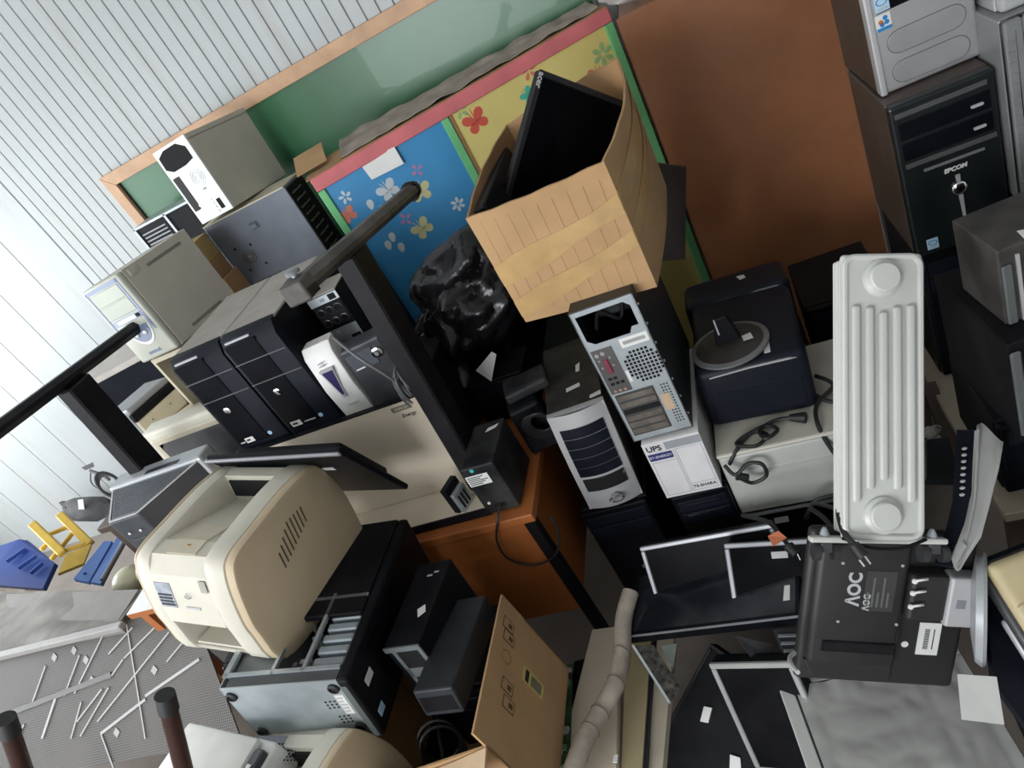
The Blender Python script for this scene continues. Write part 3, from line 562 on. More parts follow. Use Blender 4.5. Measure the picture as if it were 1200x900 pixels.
MB().box(-d[0]/2, d[0]/2, -d[1]/2, d[1]/2, 0.0, 0.085, 0.006, 2).build('base', beige, t)
MB().box(-d[0]/2-0.004, d[0]/2+0.006, -d[1]/2-0.006, d[1]/2, 0.085, 0.122, 0.006, 2).build('middle_band', black, t)
MB().box(-d[0]/2, d[0]/2-0.004, -d[1]/2+0.002, d[1]/2, 0.122, d[2], 0.008, 2).build('lid', darksilver, t)
MB().box(-d[0]/2+0.006, d[0]/2-0.012, -d[1]/2-0.014, -d[1]/2+0.02, 0.03, 0.125, 0.008, 2).build('paper_tray', mat('blue_grey_plastic', (0.45, 0.50, 0.56), 0.4), t)
for yy in (-0.06, 0.05): MB().lathe([(0.004, 0), (0.004, 0.002)], (d[0]/2, yy, 0.05), (1, 0, 0), 10).build('screw', darksilver, t)
t = thing('storage_box', 'black box with a pale dusty top edge behind the dark post, by the wall', 'box', (-2.92, 2.70, 0.80), Rz(14))
MB().box(-0.36, 0.36, -0.15, 0.15, 0.0, 0.50, 0.004).build('body', navy, t)
MB().box(-0.37, 0.37, -0.16, 0.17, 0.50, 0.53, 0.003).build('lid', mat('pale_dusty_board', (0.50, 0.47, 0.44), 0.8, var=0.1), t)
t = thing('equipment_case', 'small dark case with pale edging in front of the chalkboard corner', 'computer', (-2.40, 2.98, 1.20))
MB().box(-0.20, 0.22, -0.08, 0.10, 0.0, 0.59, 0.003).build('body', black, t)
for x0, x1 in ((-0.205, -0.195), (-0.008, 0.004), (0.215, 0.225)): MB().box(x0, x1, -0.086, -0.078, 0.0, 0.595).build('pale_edge', galv, t)
MB().box(-0.205, 0.225, -0.086, 0.10, 0.588, 0.598).build('pale_edge', galv, t)
for k in range(6): MB().box(-0.18, -0.03, -0.084, -0.08, 0.46+k*0.018, 0.466+k*0.018).build('vent_slat', darksilver, t)
def simple_box(name, label, cat, x0, x1, y0, y1, z0, z1, m, R=0):
    t = thing(name, label, cat, ((x0+x1)/2, (y0+y1)/2, z0), Rz(R)); a, b, h = (x1-x0)/2, (y1-y0)/2, z1-z0
    MB().box(-a, a, -b, b, 0, h-0.002, 0.002).build('walls', m, t)
    MB().box(-a, -0.002, -b, b, h-0.004, h).build('flap', m, t); MB().box(0.002, a, -b, b, h-0.004, h).build('flap', m, t)
    MB().box(-0.03, 0.03, -b-0.0008, -b+0.001, h*0.45, h, 0).build('tape_strip', tape, t); return t
simple_box('cardboard_box', 'plain orange brown carton squeezed between the everest and slate grey towers', 'box', -2.165, -2.035, 2.50, 2.62, 1.20, 1.50, card)
simple_box('cardboard_box', 'small dark brown carton on the plain one behind the everest tower', 'box', -2.17, -2.055, 2.50, 2.62, 1.501, 1.575, carddk)
simple_box('cardboard_box', 'ochre carton end behind the slate grey tower', 'box', -2.17, -2.075, 2.52, 2.64, 1.576, 1.68, mat('ochre_card', (0.42, 0.30, 0.12), 0.8))
simple_box('cardboard_box', 'brown carton under the grey topped inkjet printer', 'box', -2.65, -2.46, 2.07, 2.29, 0.796, 1.128, carddk)
# carrier for the back-left stack
t = thing('back_table', 'dark table against the back wall under the stacked old machines', 'table', (-2.15, 2.75, 0))
MB().box(-1.05, 0.62, -0.72, 0.42, 0.76, 0.795, 0.003).build('table_top', dkw, t)
for sx in (-1.0, 0.57):
    for sy in (-0.67, 0.37): MB().box(sx-0.025, sx+0.025, sy-0.025, sy+0.025, 0, 0.76).build('leg', dkw, t)
plain_pc('computer_tower', 'black case lying flat under the slate grey tower', -2.09, -1.60, 2.54, 2.95, 0.796, 1.07)
plain_pc('computer_tower', 'upper black case lying flat under the slate grey tower', -2.09, -1.60, 2.66, 2.95, 1.071, 1.346)
plain_pc('computer_tower', 'black case standing below the small dark case near the board', -2.62, -2.19, 2.88, 3.10, 0.796, 1.199)

# ------------------------------------------------------------------ two twin black towers
for k, (xc, wd, lab) in enumerate(((-1.629, 0.208, 'left one of the twin navy black towers with a dusty top'), (-1.417, 0.206, 'right one of the twin navy black towers, next to the white power unit'))):
    t = thing('computer_tower', lab, 'computer', (xc, 1.865, 1.117), None, 'twin navy black towers'); d = (wd, 0.43, 0.42); y = -0.215
    case(t, d, mat('navy_steel', (0.005, 0.0055, 0.008), 0.45, var=0.2, spec=0.15), 0.003, yf=0.03)
    MB().box(-wd/2, wd/2, -0.18, 0.215, 0.412, 0.424, 0.003).build('top_lid', mat('dusty_taupe_lid', (0.36, 0.335, 0.30), 0.6, var=0.12, dust=0.2), t)
    MB().prism([(-0.215, 0.0), (-0.215, 0.385), (-0.195, 0.422), (-0.17, 0.426), (-0.17, 0.0)], -wd/2+0.001, wd/2-0.001, 'x', 0.004).build('front_bezel', navy, t, True)
    MB().box(-wd/2+0.012, wd/2-0.075, y-0.003, y+0.001, 0.335, 0.400, 0.002).build('drive_bay', blackgl, t)
    MB().box(-wd/2+0.012, wd/2-0.075, y-0.003, y+0.001, 0.255, 0.330, 0.002).build('drive_bay', blackgl, t)
    MB().box(-wd/2+0.012, wd/2-0.075, y-0.003, y+0.001, 0.06, 0.250, 0.002).build('front_door', blackgl, t)
    for z in (0.332, 0.2525): plate(t, 'seam_line', mat('mid_grey_trim', (0.16, 0.16, 0.17), 0.35), -wd/2+0.004, wd/2-0.004, z-0.001, z+0.001, y, 0.004)
    pb = MB().lathe([(0.012, 0), (0.012, 0.004), (0.007, 0.006)], (-0.032, y-0.002, 0.205), (0, -1, 0), 20).build('power_button', chrome, t, True)
    MB().box(-0.085, 0.01, y+0.006, y+0.014, 0.404, 0.410).build('vent_line', greyprint, t)
    st = MB().prism(stadium(0.034, 0.050, 0.075, 0.0075), y-0.0015, y, 'y').build('sticker', ltblue, t)
    st = plate(t, 'sticker', sticker, -0.075 if k else -0.06, -0.035 if k else -0.025, 0.066, 0.086, y-0.003, 0.001); plate(t, 'print_line', ink, -0.07 if k else -0.055, -0.05 if k else -0.04, 0.073, 0.08, y-0.004, 0.0008, parent=st)
    plate(t, 'grey_lettering', greyprint, -0.025 if k else -0.085, 0.02 if k else -0.065, 0.070, 0.075, y-0.003, 0.0008)
plain_pc('computer_tower', 'black desktop case lying behind the cream desk panel under the twin towers', -1.735, -1.06, 1.66, 2.10, 0.795, 1.115)
# white power unit
t = thing('power_unit', 'white power backup unit with a dark blue arrow panel right of the twin towers', 'power unit', (-1.265, 1.74, 1.117), Rz(6))
MB().prism([(-0.075, 0.0), (-0.088, 0.14), (-0.075, 0.26), (-0.055, 0.288), (-0.01, 0.288), (0.0, 0.0)], -0.052, 0.052, 'x', 0.010).build('shell', white, t, True)
MB().prism([(-0.022, 0.215), (0.026, 0.215), (0.006, 0.105), (-0.004, 0.105)], -0.094, -0.07, 'y').build('arrow_frame', silver, t)
MB().prism([(-0.015, 0.208), (0.021, 0.208), (0.005, 0.118), (-0.001, 0.118)], -0.0965, -0.08, 'y').build('arrow_panel', mat('indigo_plastic', (0.035, 0.025, 0.10), 0.3), t)
for k in range(2): MB().box(-0.012, 0.008, -0.091, -0.086, 0.236-k*0.010, 0.239-k*0.010).build('print_line', greyprint, t)
MB().box(-0.012, 0.022, -0.089, -0.085, 0.070, 0.075).build('print_line', greyprint, t)
# black stabiliser with dial and coiled flex
t = thing('voltage_stabiliser', 'small black voltage stabiliser with a round dial beside the white power unit', 'stabiliser', (-1.135, 1.765, 1.117), Rz(10))
MB().box(-0.068, 0.068, -0.10, -0.02, 0.0, 0.245, 0.008, 2).build('shell', mat('charcoal_plastic', (0.035, 0.038, 0.045), 0.4, dust=0.1), t)
MB().box(-0.058, 0.030, -0.104, -0.098, 0.165, 0.225, 0.003).build('name_plate', mat('grey_name_plate', (0.07, 0.08, 0.10), 0.35), t)
MB().box(-0.05, -0.02, -0.1055, -0.103, 0.172, 0.176).build('print_line', sticker, t)
dl = MB().lathe([(0.017, 0), (0.017, 0.010), (0.011, 0.012), (0.010, 0.007)], (0.038, -0.098, 0.200), (0, -1, 0), 24).build('dial', chrome, t, True)
MB().lathe([(0.009, 0), (0.007, 0.006)], (0.038, -0.108, 0.200), (0, -1, 0), 20).build('dial_knob', darksilver, dl)
m = MB()
for k in range(6): m.ring((-1.045+0.004*k, 1.64+0.003*k, 1.175+0.012*(k % 3)), (1.0, -0.5+0.12*k, 0.25*(k % 2)), 0.036+0.004*(k % 3), 0.0042, 26, 8, 1.45)
m.tube([(-1.155, 1.64, 1.425), (-1.10, 1.60, 1.36), (-1.06, 1.60, 1.28), (-1.045, 1.62, 1.21)], 0.0045)
tag(m.build('power_flex', mat('grey_cable', (0.12, 0.12, 0.125), 0.5), smooth=True), 'grey mains flex wound in a loose coil beside the black stabiliser', 'cable')
# outlet box
_o = POSE['outletbox']; POSE['outletbox'] = ([-1.254, 1.905, 1.302], _o[1], [v*0.85 for v in _o[2]])
t, d = at('outletbox', 'power_conditioner', 'dark power conditioner with rows of outlets and silver end strips behind the stabiliser', 'power unit')
t.scale = (0.85, 0.85, 0.85); d = _o[2]
case(t, d, blackmt, 0.003); y = -d[1]/2
plate(t, 'socket_panel', black, -0.058, 0.058, 0.075, 0.178, y, 0.003, 0.001)
for i in range(3):
    for j in range(2):
        so = MB().lathe([(0.017, 0), (0.017, 0.003), (0.014, 0.004), (0.013, 0.001)], (-0.038+i*0.037, y-0.002, 0.150-j*0.047), (0, -1, 0), 20).build('outlet', mat('outlet_black', (0.03, 0.03, 0.033), 0.3), t)
plate(t, 'top_strip', galv, -0.062, 0.062, 0.180, 0.212, y, 0.002); plate(t, 'inlet', hole, 0.022, 0.052, 0.184, 0.208, y-0.002, 0.001); plate(t, 'switch', darksilver, -0.015, 0.004, 0.190, 0.202, y-0.002, 0.002)
plate(t, 'lower_strip', galv, -0.062, 0.062, 0.004, 0.072, y, 0.002); plate(t, 'inlet', hole, 0.016, 0.056, 0.010, 0.028, y-0.002, 0.001); MB().lathe([(0.009, 0), (0.009, 0.005)], (-0.025, y-0.002, 0.052), (0, -1, 0), 16).build('fuse_cap', silver, t)
MB().box(-d[0]/2, d[0]/2, -d[1]/2, d[1]/2, d[2]-0.001, d[2]+0.003).build('top_lid', mat('dusty_taupe_lid', (0.28, 0.26, 0.235), 0.6), t)
plain_pc('computer_tower', 'black case hidden in shade under the outlet box', -1.305, -1.17, 1.84, 1.98, 1.117, 1.300)
# ------------------------------------------------------------------ desks
orangew = mat('orange_varnished_wood', (0.36, 0.115, 0.032), 0.34, var=0.16, scale=4, spec=0.5)
whitelam = mat('white_laminate', (0.78, 0.78, 0.77), 0.35, var=0.03)
t = thing('wooden_desk', 'orange wooden desk with a deep front panel under the upturned desk', 'desk', (-1.25, 1.78, 0))
MB().box(-0.46, 0.44, -0.35, 0.36, 0.728, 0.760, 0.004, 2).build('table_top', orangew, t)
MB().box(-0.455, 0.395, -0.34, -0.32, 0.29, 0.728).build('front_panel', orangew, t)
MB().box(0.385, 0.405, -0.29, 0.34, 0.30, 0.728).build('side_panel', orangew, t)
for sx in (-0.44, 0.418):
    for sy in (-0.335, 0.32): MB().box(sx-0.017, sx+0.017, sy-0.017, sy+0.017, 0, 0.728).build('leg', blackmt, t)
t = thing('side_desk', 'white topped table with an orange wooden edge under the cream laser printer', 'table', (-2.14, 1.79, 0))
MB().box(-0.43, 0.42, -0.34, 0.35, 0.722, 0.750, 0.002).build('table_top', orangew, t)
MB().box(-0.429, 0.419, -0.339, 0.349, 0.750, 0.752).build('laminate', whitelam, t)
for sx in (-0.39, 0.38):
    for sy in (-0.30, 0.31): MB().box(sx-0.02, sx+0.02, sy-0.02, sy+0.02, 0, 0.722).build('leg', orangew, t)
MB().beam((0.02, -0.30, 0.72), (0.18, -0.33, 0.30), 0.03, 0.06).build('brace', orangew, t)
for q in (((-2.44, 1.60, 0.753), (-2.41, 1.66, 0.753), (-2.37, 1.64, 0.753), (-2.41, 1.58, 0.753)), ((-2.42, 1.53, 0.753), (-2.30, 1.56, 0.753), (-2.30, 1.545, 0.753), (-2.42, 1.52, 0.753))):
    m = MB(); m.slab([Vector(p)+Vector((0, 0, 0.006)) for p in q], 0.006); o = m.build('foam_scrap', black)
    tag(o, 'black foam scrap on the white table corner, ' + ('wider one farther back' if q[0][1] > 1.55 else 'narrow one near the edge'), 'scrap')
# upturned desk: underside up, legs and feet in the air
t = thing('upturned_desk', 'cream office desk turned upside down with black posts and foot bars in the air', 'desk', (-1.55, 1.62, 0.762))
lam = mat('cream_laminate', (0.68, 0.60, 0.48), 0.45, var=0.05, scale=5); steelb = mat('black_painted_steel', (0.008, 0.0075, 0.010), 0.48, var=0.2, dust=0.03, spec=0.2)
MB().box(-0.72, 0.60, -0.145, 0.26, 0.0, 0.028, 0.002).build('desk_top', lam, t)
MB().box(-0.722, 0.602, -0.150, -0.144, -0.0, 0.029).build('edge_band', black, t)
mp = MB().box(-0.54, 0.535, -0.010, 0.010, 0.029, 0.402, 0.002).build('modesty_panel', lam, t)
MB().box(-0.54, 0.535, -0.011, 0.011, 0.402, 0.406).build('panel_edge', black, mp)
MB().box(0.43, 0.50, -0.0112, -0.010, 0.372, 0.390).build('rating_sticker', mat('olive_print', (0.18, 0.17, 0.12), 0.6), mp)
text('Energy', 0.018, 'sticker_lettering', ink, mp, (0.475, -0.0112, 0.352), FX, shear=0.2)
text('ENERGIA', 0.012, 'sticker_lettering', lam, mp, (0.465, -0.0116, 0.381), FX)
for n_, top, bot, f0, f1 in (('R', (0.585, 0.045, 0.862), (0.555, -0.005, 0.028), (0.60, -0.285, 0.925), (0.60, 0.60, 0.808)), ('L', (-0.545, 0.03, 0.845), (-0.585, 0.0, 0.028), (-0.55, -0.36, 0.905), (-0.55, 0.47, 0.825))):
    po = MB().beam(bot, top, 0.062, 0.105, up=(0, 1, 0), bev=0.006).build('post', steelb, t)
    a = Vector(f0); b = Vector(f1); dv = (b-a).normalized()
    fo = MB().beam(a, b, 0.060, 0.045, bev=0.016).build('foot_bar', mat('worn_black_bar', (0.045, 0.041, 0.038), 0.5, var=0.2, dust=0.35) if n_ == 'R' else steelb, t)
    MB().cyl(b-dv*0.03, b+dv*0.005, 0.034, 0.028, 14).build('end_cap', black, fo)
    if n_ == 'R':
        MB().box(-0.032, 0.032, -0.03, 0.03, -0.028, 0.024, 0.006, 2, Matrix.Translation(a+dv*0.02)).build('end_block', mat('worn_black_bar', (0.045, 0.041, 0.038), 0.5), fo)
        for k in range(6): MB().box(-0.033, 0.033, -0.001, 0.003, -0.026, -0.004, 0, 1, Matrix.Translation(a+dv*(0.0+k*0.008))).build('rib', steelb, fo)
    MB().lathe([(0.008, 0), (0.008, 0.012), (0.017, 0.012), (0.019, 0.020), (0.012, 0.024)], a+dv*0.035+Vector((0, 0, 0.02)), (0, 0.1, 1), 18).build('levelling_foot', darksilver, fo, True)
# flat bits lying on the upturned desk and the wooden desk
t = thing('small_switch_box', 'slim black box standing at the front edge of the upturned desk', 'device', (-1.045, 1.515, 0.791), Rz(-20))
MB().box(-0.012, 0.012, -0.035, 0.035, 0, 0.10, 0.003).build('shell', black, t); MB().box(0.012, 0.028, -0.03, 0.03, 0, 0.075, 0.002).build('metal_back', galv, t)
for k in range(3): MB().box(0.028, 0.0295, -0.02+k*0.015, -0.012+k*0.015, 0.01, 0.06).build('slot', hole, t)
t, d = at('deskups', 'power_unit', 'black power unit with a white label and turquoise dot on the wooden desk corner', 'power unit')
case(t, d, mat('scuffed_black', (0.010, 0.011, 0.013), 0.48, var=0.25, dust=0.12, spec=0.2), 0.005); y = -d[1]/2
st = plate(t, 'label', sticker, -0.052, 0.022, 0.118, 0.158, y, 0.001); label_lines(st, -0.048, 0.016, 0.121, 0.155, y-0.001, 5)
MB().lathe([(0.0065, 0), (0.0065, 0.001)], (-0.019, y, 0.176), (0, -1, 0), 16).build('round_sticker', mat('turquoise', (0.05, 0.42, 0.42), 0.4), t)
MB().lathe([(0.005, 0), (0.005, 0.003)], (-0.030, y, 0.044), (0, -1, 0), 12).build('screw', sticker, t); plate(t, 'socket', hole, -0.02, 0.02, 0.02, 0.035, y, 0.001)
MB().slab([(0.0, 0.05, d[2]+0.001), (0.035, 0.062, d[2]+0.001), (0.042, 0.078, d[2]+0.001), (0.006, 0.068, d[2]+0.001)], 0.001, True).build('torn_sticker', sticker, t)
m = MB(); m.tube([(-0.90, 1.462, 0.800), (-0.915, 1.423, 0.775), (-0.955, 1.418, 0.70), (-0.962, 1.422, 0.61), (-0.901, 1.424, 0.556), (-0.817, 1.422, 0.580), (-0.765, 1.420, 0.66), (-0.755, 1.425, 0.74)], 0.0038); tag(m.build('hanging_lead', rubber, smooth=True), 'thin black lead looping down the orange desk front panel', 'cable')
t = thing('power_adapter', 'black power adapter with a wound lead on the back corner of the wooden desk', 'adapter', (-0.79, 1.765, 0.7605), Rz(15))
MB().box(-0.06, 0.045, -0.06, 0.07, 0.0, 0.185, 0.012, 2).build('shell', black, t)
MB().box(-0.05, 0.10, -0.02, 0.08, 0.186, 0.225, 0.012, 2).build('second_block', mat('scuffed_black', (0.016, 0.017, 0.020), 0.45), t)
m = MB()
for k in range(5): m.ring((0.010+0.004*k, -0.09-0.005*k, 0.115+0.006*k), (0.2, 1, 0.35), 0.045-0.003*k, 0.0045, 24, 8, 1.5)
m.build('wound_lead', rubber, t, True)

# ------------------------------------------------------------------ middle cluster
t, d = at('reartower', 'computer_tower', 'grey steel tower seen from its open rear, carrying the cardboard box of screens', 'computer')
dk = mat('dark_steel_side', (0.030, 0.034, 0.038), 0.4, metal=0.3)
w2 = d[0]/2; y = -d[1]/2
for nm, a in (('side_panel', (-w2, -w2+0.003, y, d[1]/2, 0, d[2])), ('side_panel', (w2-0.003, w2, y, d[1]/2, 0, d[2])), ('top_panel', (-w2, w2, y, d[1]/2, d[2]-0.003, d[2])), ('bottom_panel', (-w2, w2, y, d[1]/2, 0, 0.003)), ('front_panel', (-w2, w2, d[1]/2-0.02, d[1]/2, 0, d[2]))):
    MB().box(*a).build(nm, dk, t)
rp = MB(); rp.box(-w2, w2, y, y+0.002, 0, 0.335); rp.box(-w2, w2, y, y+0.002, 0.425, d[2]); rp.box(-w2, -w2+0.012, y, y+0.002, 0.335, 0.425); rp.box(w2-0.016, w2, y, y+0.002, 0.335, 0.425)
rp.prism([(-w2+0.012, 0.335), (-w2+0.03, 0.335), (-w2+0.012, 0.35)], y, y+0.002, 'y'); rp.prism([(w2-0.016, 0.425), (w2-0.03, 0.425), (w2-0.016, 0.41)], y, y+0.002, 'y'); rp.prism([(w2-0.016, 0.335), (w2-0.045, 0.335), (w2-0.035, 0.352), (w2-0.016, 0.352)], y, y+0.002, 'y')
rp = rp.build('rear_plate', galv, t)
MB().box(-0.05, 0.05, y+0.10, y+0.16, 0.345, 0.42, 0.01).build('inner_bracket', dk, t); MB().tube([(-0.05, y+0.05, 0.35), (-0.02, y+0.04, 0.40), (0.02, y+0.05, 0.36), (0.04, y+0.07, 0.40)], 0.006).build('inner_cable', blackmt, t)
st = plate(t, 'label', sticker, 0.004, 0.078, 0.300, 0.328, y, 0.001, parent=rp); 
for k in range(18): plate(t, 'bar_code', ink, 0.012+k*0.0033, 0.0135+k*0.0033, 0.309, 0.319, y-0.001, 0.0005, parent=rp)
m = MB()
for i in range(9):
    for j in range(9):
        cx = -0.004+i*0.0105; cz = 0.190+j*0.0115
        if math.hypot(i-4, j-4) < 4.6: m.box(cx-0.0035, cx+0.0035, y-0.0008, y+0.001, cz-0.0038, cz+0.0038)
m.build('fan_grille', hole, rp)
io = plate(t, 'port_plate', mat('dark_port_plate', (0.11, 0.105, 0.105), 0.45, metal=0.4), -0.078, -0.020, 0.172, 0.318, y, 0.0015, parent=rp)
plate(t, 'parallel_port', mat('burgundy_plastic', (0.20, 0.03, 0.06), 0.5), -0.058, -0.044, 0.240, 0.285, y-0.0015, 0.004, 0.002, parent=rp)
for cx, cz, r in ((-0.066, 0.302, 0.006), (-0.050, 0.304, 0.006), (-0.066, 0.285, 0.003), (-0.036, 0.288, 0.003), (-0.066, 0.262, 0.003), (-0.036, 0.262, 0.003)): MB().lathe([(r, 0), (r, 0.002)], (cx, y-0.0015, cz), (0, -1, 0), 12).build('port', mat('grey_port', (0.30, 0.28, 0.28), 0.4), rp)
for cx, cz in ((-0.062, 0.222), (-0.048, 0.222), (-0.062, 0.205), (-0.048, 0.205), (-0.034, 0.205)): plate(t, 'usb_port', hole, cx-0.005, cx+0.005, cz-0.004, cz+0.004, y-0.0015, 0.001, parent=rp)
for k in range(3): MB().lathe([(0.004, 0), (0.004, 0.002)], (-0.064+k*0.014, y-0.0015, 0.181), (0, -1, 0), 12).build('audio_port', mat('pinkish_port', (0.42, 0.25, 0.22), 0.4), rp)
slot_m = mat('tarnished_slot_cover', (0.17, 0.15, 0.13), 0.4, metal=0.5, var=0.3, scale=30)
plate(t, 'slot_recess', mat('slot_shadow', (0.05, 0.05, 0.05), 0.7), -0.074, 0.034, 0.020, 0.166, y, 0.0008, parent=rp)
for k in range(6): plate(t, 'slot_cover', hole if k == 3 else slot_m, -0.070, 0.030, 0.026+k*0.0235, 0.042+k*0.0235, y-0.0008, 0.003, 0.001, parent=rp)
m = MB()
for j in range(14):
    for i in range(3):
        if 5 < j < 9 and i < 2: continue
        m.box(0.052+i*0.008, 0.056+i*0.008, y-0.0008, y+0.001, 0.030+j*0.0098, 0.034+j*0.0098)
m.build('vent_holes', hole, rp)
plate(t, 'tan_sticker', mat('faded_tan_sticker', (0.50, 0.36, 0.24), 0.6), 0.040, 0.064, 0.075, 0.130, y, 0.001, parent=rp)
plate(t, 'white_sticker', sticker, -0.016, -0.008, 0.195, 0.232, y, 0.001, parent=rp)
for k in range(7): MB().lathe([(0.004, 0), (0.003, 0.003)], (w2, y+0.012, 0.04+k*0.06), (1, 0, 0), 10).build('screw', silver, t); MB().lathe([(0.004, 0), (0.003, 0.003)], (-w2, y+0.012, 0.03+k*0.062), (-1, 0, 0), 10).build('screw', silver, t)

t, d = at('tsups', 'power_unit', 'white power unit lettered UPS and TS SHARA below the grey steel tower', 'power unit', dz=-0.010)
case(t, d, white, 0.003, yf=0.002); y = -d[1]/2
fp = MB().box(-d[0]/2, d[0]/2, y, y+0.003, 0, d[2], 0.001).build('front_plate', mat('off_white_front', (0.66, 0.65, 0.66), 0.4), t)
MB().box(-0.02, 0.079, y-0.001, y, 0.185, 0.212).build('grey_strip', mat('cool_grey', (0.30, 0.32, 0.34), 0.5), fp)
text('UPS', 0.026, 'lettering', ink, fp, (-0.052, y-0.0008, 0.196), FX, bold=0.0005)
MB().box(-0.076, -0.008, y-0.001, y, 0.152, 0.178, 0.001).build('badge', mat('deep_blue_badge', (0.03, 0.03, 0.16), 0.4), fp)
text('SY-ENERGY', 0.0125, 'badge_lettering', sticker, fp, (-0.042, y-0.0012, 0.165), FX)
for a in ((-0.074, -0.072, 0.010, 0.145), (-0.004, -0.002, 0.010, 0.180), (0.002, 0.004, 0.010, 0.18), (0.073, 0.075, 0.010, 0.18)): MB().box(a[0], a[1], y-0.0008, y, a[2], a[3]).build('border_line', greyprint, fp)
for a in ((-0.074, -0.002, 0.010, 0.012), (0.002, 0.075, 0.010, 0.012), (-0.074, -0.002, 0.143, 0.145), (0.002, 0.075, 0.178, 0.18), (0.002, 0.075, 0.038, 0.040)): MB().box(a[0], a[1], y-0.0008, y, a[2], a[3]).build('border_line', greyprint, fp)
text('TS-SHARA', 0.0145, 'lettering', ink, fp, (0.039, y-0.0008, 0.025), FX, bold=0.0001)

plain_pc('computer_tower', 'black tower with two thin silver lines below the TS SHARA unit', -0.435, -0.262, 1.50, 1.90, 0.20, 0.621)
t = bpy.data.objects['computer_tower.%03d' % (len([o for o in bpy.data.objects if o.name.startswith('computer_tower')])-1)]
for z in (0.375, 0.335): plate(t, 'silver_line', chrome, -0.055, 0.05, z, z+0.003, -0.20, 0.004)
plain_pc('desktop_computer', 'flat black case on the floor under the middle towers', -0.50, -0.20, 1.52, 1.92, 0.0, 0.199)

t, d = at('curvetower', 'computer_tower', 'tower with a curved silver and black front right of the wooden desk', 'computer')
case(t, d, mat('dusty_black_case', (0.014, 0.014, 0.015), 0.45, var=0.2, dust=0.14, spec=0.25), 0.004, yf=0.045); y = -d[1]/2
def fcurve(off, x0, x1, z0, z1):
    def f(u, v):
        X = x0+(x1-x0)*u; Z = z0+(z1-z0)*v; uu = X/d[0]+0.5
        return Vector((X, y+0.046-off-0.034*math.sin(math.pi*(0.12+0.76*uu))-0.014*math.sin(math.pi*Z/d[2]), Z))
    return f
m = MB(); m.surf(fcurve(0.0, -d[0]/2, d[0]/2, 0, d[2]), 16, 16); m.box(-d[0]/2, d[0]/2, y+0.03, y+0.05, 0, d[2]); m.build('front_bezel', silver, t, True)
for k in range(5): MB().surf(fcurve(0.004, -0.068, 0.068, 0.150+k*0.037, 0.184+k*0.037), 12, 4, 0.002).build('drive_bay', navy, t, True)
MB().surf(fcurve(0.004, -0.066, 0.066, 0.085, 0.138), 12, 4, 0.002).build('floppy_bay', hole, t, True)
MB().ring((0.012, y-0.008, 0.042), (0, 1, 0.1), 0.022, 0.003, 24, 6, 0.55).build('oval_badge', chrome, t); MB().lathe([(0.018, 0), (0.018, 0.003)], (0.012, y+0.0, 0.042), (0, -1, 0), 20).build('badge_field', darksilver, t)
MB().lathe([(0.006, 0), (0.006, 0.003)], (0.062, y+0.01, 0.125), (0, -1, 0), 12).build('power_button', chrome, t)
for q in (((-0.02, -0.02), (0.025, -0.01), (0.025, -0.03), (-0.02, -0.04)), ((0.02, 0.10), (0.035, 0.11), (0.03, 0.06), (0.018, 0.06)), ((0.05, -0.10), (0.085, -0.09), (0.085, -0.11), (0.05, -0.115))):
    MB().slab([(a, b-0.05, d[2]+0.001) for a, b in q], 0.001, True).build('torn_sticker', sticker, t)
plain_pc('computer_tower', 'black case beneath the curved silver front tower', -0.76, -0.53, 1.60, 2.02, 0.0, 0.545)
t, d = at('framepc', 'computer_tower', 'small black case with a bare grey rear frame below the rubbish bag', 'computer')
case(t, d, blackmt, 0.003); y = -d[1]/2; w2 = d[0]/2
for a in ((-w2, w2, d[2]-0.012, d[2]), (-w2, w2, 0, 0.008), (-w2, -w2+0.007, 0, d[2]), (w2-0.007, w2, 0, d[2]), (-w2, w2, 0.055, 0.065), (-w2, 0.0, 0.010, 0.055)): plate(t, 'frame_bar', mat('grey_frame', (0.33, 0.36, 0.38), 0.45, metal=0.3), a[0], a[1], a[2], a[3], y, 0.003)
plain_pc('desktop_computer', 'black case at the bottom behind the wooden desk under the bag', -1.10, -0.82, 2.15, 2.49, 0.0, 0.685)
plain_pc('computer_tower', 'black tower standing dark behind the curved silver tower', -0.80, -0.58, 2.05, 2.40, 0.0, 0.86)
plain_pc('computer_tower', 'tall black case in shade between the curved silver tower and the grey steel tower', -0.57, -0.46, 2.05, 2.45, 0.0, 1.10)
plain_pc('computer_tower', 'black case standing on the wooden desk behind the dark post', -1.04, -0.83, 1.93, 2.11, 0.761, 0.93)
plain_pc('storage_cabinet', 'dark low cabinet in shade behind the rubbish bag', -1.22, -0.72, 2.50, 2.575, 0.0, 1.04)
# rubbish bag
bagm = mat('black_polythene', (0.010, 0.010, 0.012), 0.25, var=0.3, scale=5, spec=0.5, bump=0.9, bscale=22)
def fblob(u, v):
    a = u*2*math.pi; s = max(0.0, math.sin(math.pi*(0.02+0.98*v)))**0.7
    px = math.cos(a)*0.20*s; py = math.sin(a)*0.16*s; pz = 0.885+0.50*v
    q = Vector((math.cos(a)*s*1.6, math.sin(a)*s*1.6, v*3.2))
    n = mnoise.noise(q*0.9)*0.05+abs(mnoise.noise(q*1.5+Vector((3, 1, 2))))*0.06+abs(mnoise.noise(q*3.2))*0.014
    lean = Vector((0.16*(v-0.45), 0.05*v, 0))
    r = Vector((px, py, 0)); k = 1+n/max(0.06, r.length) if r.length > 1e-4 else 1
    return Vector((-0.965, 2.14, pz+n*0.4)) + r*k + lean
t = thing('rubbish_bag', 'shiny black plastic rubbish bag slumped left of the box of screens', 'bag', (0, 0, 0))
m = MB(); m.surf(fblob, 90, 56); m.build('bag_film', bagm, t, True)
